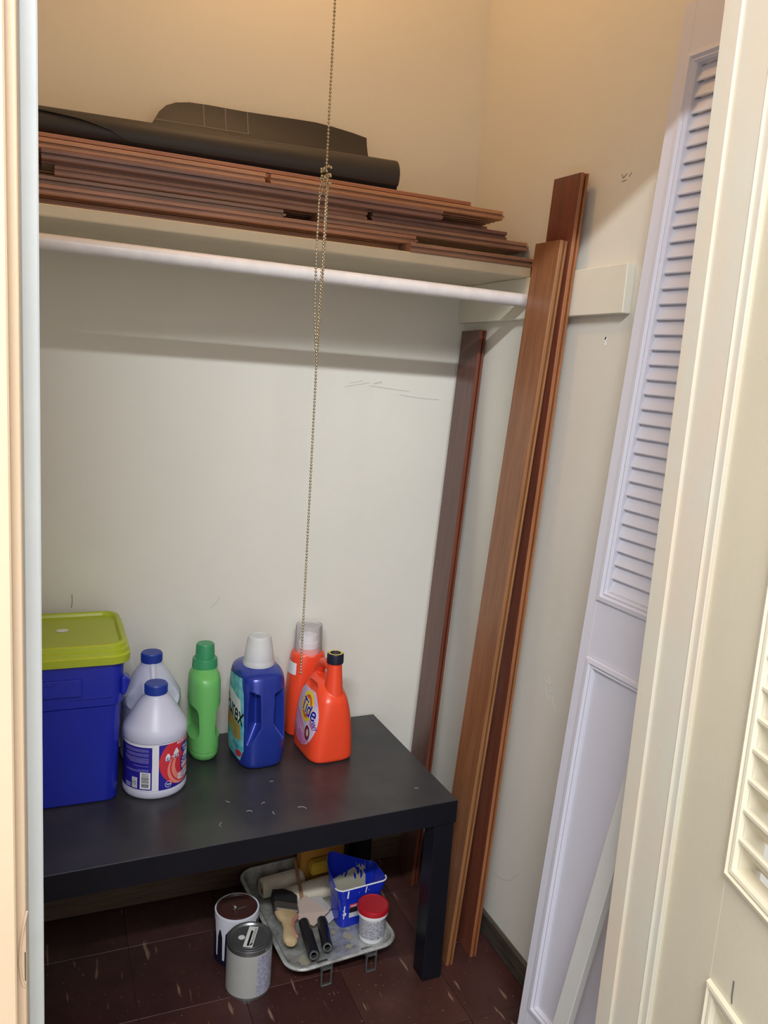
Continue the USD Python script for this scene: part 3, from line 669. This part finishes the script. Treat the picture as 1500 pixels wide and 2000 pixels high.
part(sl, 'logo_bands', side(lo, cat_([flat(affinity.scale(Point(cxl, czl).buffer(.027, 48).difference(Point(cxl, czl).buffer(.019, 48)), .86, 1.04), .005), ]), .0012), M['logoorange'], smooth=True)
part(sl, 'logo_centre', side(lo, flat(affinity.scale(Point(cxl, czl).buffer(.017, 32), .86, 1.04), .005), .0012), M['yellow'], smooth=True)
tx = text2d('Tide', .027, True, .005)
part(sl, 'logo_outline', side(lo, cat_([move(tx, cxl - .030 + a, czl - .010 + b, 0, D(-12), .95, 1.12) for a, b in ((.0016, 0), (-.0016, 0), (0, .0016), (0, -.0016))]), .0014), M['lwhite'], smooth=True)
part(sl, 'logo_text', side(lo, move(tx, cxl - .030, czl - .010, 0, D(-12), .95, 1.12), .0017), M['lblue'], smooth=True)
part(sl, 'subtitle_text', side(lo, move(text2d('DOWNY', .010, True, .005), .036, .118, 0, D(-60), .8, 1), .0012), M['lblue'], smooth=True)
part(sl, 'red_lines', side(lo, cat_([flat(affinity.rotate(sbox(.036, .088 + .006 * k, .056, .091 + .006 * k), -40), .005) for k in range(2)]), .0012), M['magenta'], smooth=True)
part(sl, 'portrait_hair', side(lo, flat(affinity.translate(affinity.scale(Point(0, 0).buffer(1, 24), .0125, .0185), .032, .068), .005), .0012), M['hair'], smooth=True)
part(sl, 'portrait_face', side(lo, flat(affinity.translate(affinity.scale(Point(0, 0).buffer(1, 24), .006, .0095), .034, .069), .005), .0014), M['skin'], smooth=True)
part(sl, 'white_line', side(lo, flat(LineString([(-.05, .098), (.006, .060)]).buffer(.0014), .005), .0012), M['lwhite'], smooth=True)
part(sl, 'fine_print', side(lo, cat_([move(text2d('CLEAN', .007, True, .005), -.045, .074, 0, D(-34)), flat(sbox(.018, .046, .026, .048)), flat(sbox(.032, .040, .036, .044))]), .0012), M['lwhite'], smooth=True, kind='stuff')

t = thing('laundry_bottle', 'orange detergent bottle with a clear dosing cap, standing behind by the wall', 'bottle', (-.408, -.050, T))
lo2 = Loft([(0, 0, 0, .050, .038, 3.5), (.005, 0, 0, .054, .042, 3.5), (.06, 0, 0, .055, .043, 3.2), (.12, 0, 0, .052, .042, 3), (.17, 0, 0, .047, .040, 2.8), (.212, 0, 0, .0425, .037, 2.6), (.220, 0, 0, .038, .034, 2.4), (.224, 0, 0, .026, .026, 2), (.234, 0, 0, .024, .024, 2)])
part(t, 'body', lo2.mesh(50, 72), M['orange'], smooth=35)
part(t, 'spout_collar', lathe([(0, .226), (.0245, .226), (.0250, .228), (.0250, .243), (.0235, .2445), (.0215, .2445), (.0205, .262), (.0165, .2625), (.0160, .245), (0, .245)], 48), M['tub'], smooth=30, label='white pouring collar')
part(t, 'clear_cap', lathe([(.0368, .212), (.0374, .2118), (.0374, .214), (.0345, .287), (.0330, .2895), (0, .2900), (0, .2885), (.0322, .2880), (.0332, .286), (.0360, .2135), (.0368, .212)], 64), M['clear'], smooth=30, label='transparent dosing cap')
part(t, 'label', [trimesh.Trimesh(np.c_[lo2.side_x(v[:, 0], v[:, 1]) - .0006, v[:, 0], v[:, 1]], f) for v, f in [(np.array(q.vertices), q.faces) for q in [flat(Polygon([(-.028, .195), (.02, .195), (.022, .16), (-.03, .165)]), .006)]]], M['lwhite'], smooth=True)

# ------------------------------------------------------------------ paint tray and its contents
tr = math.radians(4.5)
t = thing('paint_tray', 'metal paint roller tray with splatters on the floor under the table', 'tray', (-.397, -.420, 0), tr)
HWt, LTt = .138, .400
def ramp(y): return np.interp(y, [0, .03, .255, .40], [.044, .042, .010, .010])
def tray_ring(ins, zf, r):
    p = rrect(HWt - ins, LTt / 2 - ins, max(r - ins * .6, .006), 0, 14, 0, LTt / 2)
    p[:, 2] = zf(p[:, 1]) if callable(zf) else zf; return p
top_r = [tray_ring(-.004, .0545, .045), tray_ring(-.005, .058, .045), tray_ring(-.002, .0605, .045), tray_ring(.003, .0605, .042), tray_ring(.006, .058, .042), tray_ring(.013, lambda y: ramp(y) + .004, .04), tray_ring(.018, ramp, .036)]
for ins in (.04, .07, .10, .125, .134): top_r.append(tray_ring(ins, ramp, .03))
under = [p - np.array([0, 0, .0012]) for p in top_r[4:][::-1]]
part(t, 'pan', rings(under + top_r), M['tray'], smooth=35)
for x in (-.050, .065):
    part(t, 'foot', [bx(x - .014, x - .0105, -.004, .004, 0, .056, .001), bx(x + .0105, x + .014, -.004, .004, 0, .056, .001), bx(x - .014, x + .014, -.004, .004, 0, .0035, .001), bx(x - .014, x + .014, -.002, .03, .040, .0425, .0005)], M['steel'])
for cx_, cy_, rr_, sd in ((.045, .09, .012, 1), (-.085, .045, .014, 2), (.02, .12, .007, 3), (-.02, .12, .006, 4), (.03, .05, .008, 5), (.06, .12, .006, 6)):
    a = np.linspace(0, 2 * np.pi, 26, endpoint=False); rg = np.random.default_rng(sd)
    pp = Polygon(np.c_[cx_ + rr_ * (1 + .5 * rg.uniform(-1, 1, 26)) * np.cos(a), cy_ + rr_ * 1.3 * (1 + .5 * rg.uniform(-1, 1, 26)) * np.sin(a)]).buffer(0)
    s_ = flat(pp, .01); v = np.array(s_.vertices); s_.vertices = np.c_[v[:, 0], v[:, 1], ramp(v[:, 1]) + .0012]
    part(t, 'paint_splatter', s_, M['paint'], smooth=True)

def roller(c0, c1, r, name, label):
    c0, c1 = np.array(c0, float), np.array(c1, float); L = np.linalg.norm(c1 - c0)
    th = thing(name, label, 'roller cover', mat=orient(c0, c1))
    part(th, 'nap', lathe([(.0125, .001), (r - .006, 0), (r - .0015, .003), (r, .008), (r, L - .008), (r - .0015, L - .003), (r - .006, L), (.0125, L - .001)], 40), M['roller'], smooth=40)
    part(th, 'core', lathe([(.0105, 0), (.0125, 0), (.0125, L), (.0105, L), (.0105, 0)], 28), M['handle'], smooth=30)
def orient(c0, c1):
    z = (c1 - c0) / np.linalg.norm(c1 - c0); x = np.cross([0, 0, 1.], z) if abs(z[2]) < .95 else np.cross([1., 0, 0], z)
    x /= np.linalg.norm(x); return frame(c0, x, np.cross(z, x), z)
roller((-.518, -.092, .0375), (-.400, -.077, .0375), .0260, 'roller_cover', 'cream paint roller cover lying at the back of the tray, behind the other one')
roller((-.460, -.150, .0380), (-.335, -.131, .0380), .0265, 'roller_cover', 'cream paint roller cover in the tray, nearer the brush')
t = thing('sponge', 'large tan block sponge standing at the back of the tray', 'sponge', (-.345, -.076, .0125), D(4))
part(t, 'block', bx(-.062, .066, -.005, .035, 0, .112, .006), M['tan'])
t = thing('sponge', 'small yellow sponge resting against the large tan sponge', 'sponge', (-.352, -.1035, .0600), D(6))
part(t, 'block', bx(-.036, .036, -.012, .022, 0, .036, .007), M['sponge'])
t = part(None, 'stir_stick', bx(-.0045, .0045, -.0015, .0015, 0, .150, .0008), M['stir'], label='thin wooden stir stick lying across the roller covers', cat='stick')
UsdGeom.Xformable(t).AddTransformOp().Set(orient(np.array([-.437, -.200, .0605]), np.array([-.415, -.055, .0750])))
def sheet(name, quad, m, label, cat_name, th=.0012):
    q = np.array(quad, float); n = np.cross(q[1] - q[0], q[2] - q[0]); n /= np.linalg.norm(n); n *= np.sign(n[2])
    return part(None, name, hull(np.vstack([q, q - n * th])), m, label=label, cat=cat_name)
sheet('sandpaper_sheet', [(-.4855, -.242, .060), (-.4275, -.188, .0665), (-.388, -.266, .0660), (-.437, -.294, .0560)], M['card'], 'square beige sandpaper sheet lying in the middle of the tray', 'sandpaper')
t = thing('folded_paper', 'folded white paper tucked between the sandpaper and the blue pail', 'paper')
part(t, 'flap', hull([(-.420, -.192, .0590), (-.385, -.194, .0560), (-.372, -.235, .050), (-.392, -.258, .0560), (-.420, -.193, .0580), (-.385, -.195, .0550), (-.372, -.236, .049), (-.392, -.259, .055)]), M['paper'])
part(t, 'flap', hull([(-.396, -.262, .0500), (-.366, -.236, .0480), (-.362, -.252, .0360), (-.392, -.278, .0400), (-.396, -.263, .049), (-.366, -.237, .047)]), M['paper'])

# paint brush: y from the handle end (0) to the bristle tip
z0, z1 = np.array([-.513, -.353, .069]), np.array([-.477, -.155, .066])
uy = (z1 - z0) / np.linalg.norm(z1 - z0); uz = np.array([0.25, 0, 1.]); uz -= uy * (uz @ uy); uz /= np.linalg.norm(uz); ux = np.cross(uy, uz)
t = thing('paint_brush', 'flat paint brush with black bristles and stained wooden handle in the tray', 'brush', mat=frame(z0, ux * 1.3, uy, uz * 1.2))
hp = [(.000, .008, .006), (.006, .0125, .0085), (.02, .0145, .009), (.05, .0105, .008), (.075, .0115, .0085), (.092, .0195, .0095), (.104, .0225, .0095), (.112, .0225, .0095)]
hr = []
for y, w, h in hp:
    a = np.linspace(0, 2 * np.pi, 28, endpoint=False); hr.append(np.c_[w * np.sign(np.cos(a)) * np.abs(np.cos(a)) ** .8, np.full(28, y), h * np.sin(a)])
hm = rings(hr); hm.invert()
part(t, 'handle', hm, M['handle'], smooth=50)
part(t, 'handle_stain', [hull_spheres([((.010, .022, .003), .0055), ((.0055, .05, .003), .0055)]), hull_spheres([((.0055, .05, .003), .0055), ((.0085, .078, .003), .0055)]), hull_spheres([((.0085, .078, .003), .0055), ((.0185, .1, .002), .005)])], M['salmon'], smooth=50, label='reddish stained side of the handle')
part(t, 'ferrule', bx(-.0235, .0235, .108, .140, -.0100, .0100, .003), M['ferrule'])
part(t, 'bristles', hull([(sx * .0225, .139, sz * .0085) for sx in (-1, 1) for sz in (-1, 1)] + [(sx * .025, .175, sz * .008) for sx in (-1, 1) for sz in (-1, 1)] + [(-.022, .196, .002), (.0, .206, .002), (.018, .200, .002), (.02, .198, -.003), (-.022, .194, -.003)]), M['bristle'])
def tube(c0, c1, r, label):
    c0, c1 = np.array(c0, float), np.array(c1, float); L = np.linalg.norm(c1 - c0)
    th = thing('tool_handle', label, 'handle', mat=orient(c0, c1))
    part(th, 'grip', lathe([(.0085, 0), (r - .001, 0), (r, .002), (r * .94, L * .3), (r, L * .6), (r * .92, L - .002), (0, L)], 32), M['black'], smooth=35)
    part(th, 'end_ring', lathe([(.0068, .010), (.0068, -.0015), (.0105, -.0015), (.0105, .001), (.0068, .010)], 32), M['steel'], smooth=30, label='steel ring round the hollow end')
tube((-.4755, -.412, .0755), (-.4560, -.272, .0540), .0138, 'hollow black tool handle in the tray, left of the pair')
tube((-.4375, -.396, .0745), (-.4125, -.280, .0560), .0128, 'hollow black tool handle in the tray, right of the pair')

# blue paint pail
pr = D(5)
PB = .0285
t = thing('paint_pail', 'blue paint pail with tall back and dried grey paint, standing in the tray', 'pail', (-.313, -.257, PB), pr)
def prect(z, x0, x1, y0, y1, r, n=10): return rrect((x1 - x0) / 2, (y1 - y0) / 2, r, z, n, (x0 + x1) / 2, (y0 + y1) / 2)
def rimz(p, k):
    q = p.copy(); yy = (q[:, 1] - q[:, 1].min()) / np.ptp(q[:, 1]); xx = (q[:, 0] - q[:, 0].min()) / np.ptp(q[:, 0])
    tab = np.clip((yy - .55) / .45, 0, 1)
    q[:, 2] += k * tab * (.004 + .044 * np.clip((.58 - xx) / .34, 0, 1) + .008 * np.clip((.9 - xx) / .3, 0, 1)); return q
outer = [prect(0, -.056, .048, -.030, .030, .016), prect(.004, -.058, .050, -.032, .032, .016), prect(.082, -.0625, .056, -.036, .038, .018), prect(.084, -.066, .060, -.0395, .041, .018), rimz(prect(.112, -.073, .067, -.042, .046, .018), 1)]
inner = [rimz(prect(.1125, -.071, .065, -.040, .044, .017), 1), prect(.084, -.0635, .0575, -.037, .0385, .016), prect(.045, -.058, .052, -.033, .034, .015), prect(.02, -.02, .02, -.01, .01, .005)]
part(t, 'body', rings(outer + inner), M['pail'], smooth=35)
rim = rimz(prect(.1128, -.0725, .0665, -.0415, .0455, .018), 1)
rim2 = [p for p in rim if p[1] < .02]
rl = rim[np.arange(len(rim))]; fr = [i for i in range(len(rl)) if rl[i][1] < .0]
seg = [cyl(rl[i], rl[i + 1], .0020, 8) for i in fr[:-1] if np.linalg.norm(rl[i] - rl[i + 1]) < .2 and np.linalg.norm(rl[i] - rl[i + 1]) > 1e-5]
part(t, 'rim_paint', seg, M['drip'], smooth=30, label='white paint along the front rim')
# dried paint on the inner back wall and front inside
def inner_back(x, z):      # y of the inner back wall
    return np.interp(z, [.045, .084, .1125, .20], [.034, .0385, .044, .046]) - .0012
rg = np.random.default_rng(5); edge = []
for x in np.linspace(-.056, .042, 50):
    edge.append((x, .114 + .004 * math.sin(x * 160) + .010 * rg.uniform(-1, 1) - .10 * max(0, x - .02) + .25 * max(0, -.02 - x)))
pp = Polygon([(-.056, .05)] + edge + [(.042, .05)]).buffer(0)
holes = unary_union([affinity.rotate(affinity.scale(Point(rg.uniform(-.03, .045), rg.uniform(.08, .108)).buffer(.004), .7, 2.2), rg.uniform(-30, 30)) for _ in range(9)])
pp = pp.difference(holes)
s_ = flat(pp, .01); v = np.array(s_.vertices); s_.vertices = np.c_[v[:, 0], inner_back(v[:, 0], v[:, 1]), v[:, 1]]
part(t, 'dried_paint', s_, M['paint'], label='dried grey-beige paint smeared on the inside')
side_e = [(y, .104 + .006 * math.sin(y * 300) + .007 * rg.uniform(-1, 1) + .30 * max(0, y - .005)) for y in np.linspace(-.030, .034, 30)]
s_ = flat(Polygon([(-.030, .05)] + side_e + [(.034, .05)]).buffer(0), .01); v = np.array(s_.vertices)
s_.vertices = np.c_[np.interp(v[:, 1], [.045, .084, .1125, .16], [-.058, -.0635, -.071, -.071]) + .0013, v[:, 0], v[:, 1]]
part(t, 'dried_paint', s_, M['paint'], label='dried grey-beige paint smeared on the inside')
def frontface(shape, off, edge_=.01):
    s_ = flat(shape, edge_); v = np.array(s_.vertices)
    s_.vertices = np.c_[v[:, 0], np.interp(v[:, 1], [0, .004, .082, .084, .112], [-.030, -.032, -.036, -.0395, -.042]) - off, v[:, 1]]; return s_
pl_ = part(t, 'label', frontface(sbox(-.036, .028, .0, .066), .0005), M['lgrey'], label='silver, black and red printed label')
part(pl_, 'red_band', frontface(sbox(-.036, .057, .004, .0665), .0008), M['lred']); part(pl_, 'black_band', frontface(sbox(-.036, .042, .004, .0565), .0008), M['lblack'])
q = move(text2d('HANDY PAIL', .0042, True, .004), -.034, .0600); v = np.array(q.vertices); q.vertices = np.c_[v[:, 0], np.full(len(v), -.0370), v[:, 1]]
part(pl_, 'label_text', q, M['lwhite'])
dr = [LineString([(-.045, .108), (-.0455, .090)]).buffer(.0022), LineString([(.005, .109), (.003, .094)]).buffer(.0016), LineString([(-.050, .065), (-.0505, .03)]).buffer(.0014), Point(-.049, .042).buffer(.005), Point(-.052, .052).buffer(.0018), Point(-.015, .098).buffer(.001), Point(.012, .099).buffer(.001)]
part(t, 'paint_drip', [frontface(d, .0011) for d in dr], M['drip'], kind='stuff')

# small tub with red lid
t = thing('spackle_tub', 'small white tub with a red lid standing in the tray', 'tub', (-.308, -.352, .0400))
part(t, 'body', lathe([(0, 0), (.0285, 0), (.0300, .002), (.0318, .062), (.0318, .064), (.0365, .066), (.0376, .070), (.0376, .076), (.0365, .078), (0, .078)], 56), M['tub'], smooth=30)
part(t, 'label', wrap(flat(sbox(-.10, .014, .10, .060), .006), .0316, .0005), M['tubtext'], smooth=True, label='grey fine print wrapped round the tub')
part(t, 'lid', lathe([(.0365, .076), (.0386, .0765), (.0386, .086), (.0374, .0885), (.0350, .0895), (.0330, .0880), (0, .0878)], 56), M['lidred'], smooth=30)

# ------------------------------------------------------------------ paint cans
def can_body(t, m, h=.122, r=.0510):
    part(t, 'can', lathe([(0, .001), (r - .002, .001), (r + .0006, 0), (r + .0008, .003), (r, .005), (r, h - .008), (r + .0008, h - .006), (r + .0010, h - .002), (r, h), (r - .003, h), (r - .0045, h - .003), (0, h - .004)], 72), m, smooth=30)
t = thing('paint_can', 'grey-labelled paint can with a sticker on its steel lid, front one of two', 'can', (-.615, -.366, 0))
can_body(t, M['steel'])
R0 = .0510
part(t, 'label', wrap(flat(sbox(-.158, .006, .158, .110), .006), R0, .0004), M['canlabel'], smooth=True)
part(t, 'label_panel', wrap(flat(sbox(.006, .010, .050, .106), .006), R0, .0007), M['canlabel2'], smooth=True, label='bluish grey column of fine print')
ls = []
for k in range(11): z = .100 - k * .0085; ls.append(flat(sbox(-.062, z, -.002 - .012 * (k % 3), z + .0022), .006))
part(t, 'fine_print', [wrap(q, R0, .0007) for q in ls], M['cantext'], smooth=True, kind='stuff')
ld = part(t, 'lid', lathe([(.0470, .1205), (.0462, .1235), (.0440, .1240), (.0425, .1215), (.0400, .1195), (.0360, .1195), (.0345, .1205), (0, .1203)], 64), M['steel'], smooth=30)
part(ld, 'sticker', [move(flat(sbox(-.034, -.0105, .034, .0105)), .002, 0, .1212, D(64)), move(flat(Point(0, 0).buffer(.0075)), -.018, .004, .1212)], M['stick'], label='white rectangular sticker')
part(ld, 'sticker_band', move(flat(sbox(-.030, -.002, .020, .003)), .002, 0, .1215, D(64)), M['lblack'])
part(ld, 'sticker_print', [move(flat(sbox(-.024, -.0085 + .0018 * k, .030, -.0078 + .0018 * k)), .002, 0, .1215, D(64)) for k in range(3)] + [move(flat(Polygon([(-.03, -.004), (-.024, -.009), (-.018, -.008), (-.026, -.003)])), .002, 0, .1215, D(64))], M['cannavy'])
t = thing('paint_can', 'navy paint can with white drips and a brown lid, standing behind the grey can', 'can', (-.620, -.256, 0))
can_body(t, M['cannavy'])
band = Polygon([(-.16, .1175), (-.16, .106), (-.075, .104), (-.066, .062), (-.0645, .020), (-.061, .020), (-.060, .070), (-.055, .090), (-.050, .090), (-.045, .072), (-.043, .014), (-.039, .014), (-.038, .082), (-.028, .098), (-.020, .088), (-.018, .074), (-.015, .088), (-.008, .104), (.010, .108), (.030, .105), (.040, .092), (.042, .104), (.054, .104), (.058, .080), (.060, .104), (.09, .106), (.16, .106), (.16, .1175)])
part(t, 'paint_drips', wrap(flat(band.buffer(.0008), .005), .0510, .0010), M['drip'], smooth=True, label='white paint running down from the rim')
part(t, 'rim_paint', lathe([(.0520, .114), (.0526, .118), (.0522, .1222), (.0490, .1228), (.0478, .1215), (.0500, .119), (.0520, .114)], 64), M['drip'], smooth=40)
part(t, 'lid', lathe([(.0472, .1205), (.0462, .1232), (.0440, .1236), (.0425, .1205), (.0405, .1190), (.0380, .1190), (.0368, .1198), (0, .1196)], 64), M['lidbrown'], smooth=30)
zl_ = .1215
for (x0, y0, x1, y1, z1_), lb in (((-.0115, .016, -.0085, -.001, zl_), 'light screw lying toward the upper left on the brown can lid'), ((-.003, .013, -.006, -.003, zl_ + .003), 'greyish screw lying between the other screws on the brown can lid'),
                            ((.012, .006, -.013, -.012, zl_ + .001), 'dark screw crossing diagonally on the brown can lid'), ((.026, -.004, -.001, -.0085, zl_), 'screw pointing right on the brown can lid')):
    p0, p1 = np.array([-.620 + x0, -.256 + y0, zl_]), np.array([-.620 + x1, -.256 + y1, z1_])
    d = p1 - p0; L = np.linalg.norm(d)
    o = part(None, 'screw', lathe([(0, 0), (.0010, .004), (.0013, .006), (.0013, L - .003), (.0032, L - .0008), (.0032, L), (0, L)], 14), M['nail'], smooth=30, label=lb, cat='screw', group='screws on the brown can lid')
    UsdGeom.Xformable(o).AddTransformOp().Set(orient(p0, p1))

# ------------------------------------------------------------------ marks on the walls
def wall_mark(parent, name, axis, pts, r, m, off=.0006):
    s_ = flat(LineString(pts).buffer(r) if len(pts) > 1 else Point(*pts[0]).buffer(r)); v = np.array(s_.vertices)
    s_.vertices = np.c_[v[:, 0], np.full(len(v), -off), v[:, 1]] if axis == 1 else np.c_[np.full(len(v), -off), v[:, 0], v[:, 1]]
    return s_
wb = stage.GetPrimAtPath('/World/wall_back'); wr = stage.GetPrimAtPath('/World/wall_right')
def onwall(axis, shape, off=.0006):
    s_ = flat(shape); v = np.array(s_.vertices)
    s_.vertices = np.c_[v[:, 0], np.full(len(v), -off), v[:, 1]] if axis == 1 else np.c_[np.full(len(v), -off), v[:, 0], v[:, 1]]
    return s_
def ln(r, *p): return LineString(p).buffer(r) if len(p) > 1 else Point(*p[0]).buffer(r)
part(wr, 'spackle_spot', onwall(0, unary_union([ln(.0055, (-.603, 1.494)), ln(.0042, (-.6045, 1.485))])), M['spackle'])
part(wr, 'nail_hole', onwall(0, ln(.0017, (-.604, 1.497), (-.602, 1.494)), .0010), M['lblack'])
part(wr, 'spackle_spot', onwall(0, ln(.0030, (-.138, .739))), M['spackle'])
part(wr, 'nail_hole', onwall(0, ln(.0014, (-.716, .90))), M['lblack'])
part(wr, 'spackle_swirl', onwall(0, unary_union([ln(.0010, (-.530, .752), (-.545, .745), (-.538, .738), (-.520, .742)), ln(.0009, (-.528, .730), (-.532, .712), (-.548, .705)), ln(.0009, (-.556, .715), (-.562, .700), (-.574, .690)), ln(.0008, (-.540, .725), (-.556, .726))])), M['spackle'])
part(wr, 'scuff_mark', onwall(0, unary_union([ln(.0007, (-.597, 1.808), (-.602, 1.800), (-.612, 1.806)), ln(.0006, (-.626, 1.806), (-.620, 1.800)), ln(.0006, (-.600, 1.794), (-.612, 1.795))])), M['scuffd'])
part(wr, 'scuff_mark', onwall(0, ln(.0006, (-.40, .180), (-.43, .183), (-.47, .205), (-.50, .245))), M['scuff'])
part(wb, 'scuff_mark', onwall(1, unary_union([ln(.0009, (-.330, 1.356), (-.300, 1.362), (-.262, 1.370)), ln(.0007, (-.316, 1.366), (-.280, 1.374)), ln(.0020, (-.250, 1.368), (-.230, 1.373)), ln(.0010, (-.262, 1.362), (-.200, 1.357), (-.150, 1.353))])), M['scuff'])
part(wb, 'scuff_mark', onwall(1, ln(.0009, (-.175, 1.343), (-.115, 1.337), (-.06, 1.336))), M['scuff'])
part(wb, 'hair_crack', onwall(1, ln(.0007, (-.980, .838), (-.979, .82), (-.981, .805))), M['scuffd'])
part(wb, 'scuff_mark', onwall(1, ln(.0008, (-.655, .786), (-.64, .80), (-.632, .815))), M['scuff'])
d1 = stage.GetPrimAtPath('/World/door_1')
s_ = flat(ln(.0014, (.192, .7085), (.1925, .690), (.194, .682))); v = np.array(s_.vertices)
part(d1, 'pencil_mark', trimesh.Trimesh(np.c_[v[:, 0], np.full(len(v), -.0006), v[:, 1]], s_.faces, process=False), M['scuffd'])
# lint on the table top
lint = []
for (x, y, a0, r_) in ((-.64, -.41, .3, .008), (-.60, -.385, 1.2, .006), (-.585, -.425, 2.2, .007), (-.53, -.43, .1, .012), (-.67, -.35, 2.8, .007), (-.56, -.30, .8, .006), (-.25, -.42, .2, .006), (-.70, -.44, 1.9, .009)):
    a = np.linspace(a0, a0 + 1.9, 7); pp = np.c_[x + r_ * np.cos(a), y + r_ * np.sin(a), np.full(7, T + .0008)]
    lint += [cyl(pp[i], pp[i + 1], .00045, 5) for i in range(6)]
part(None, 'lint', lint, M['paper'], label='pale curls of lint scattered on the black table top', cat='lint', kind='stuff')
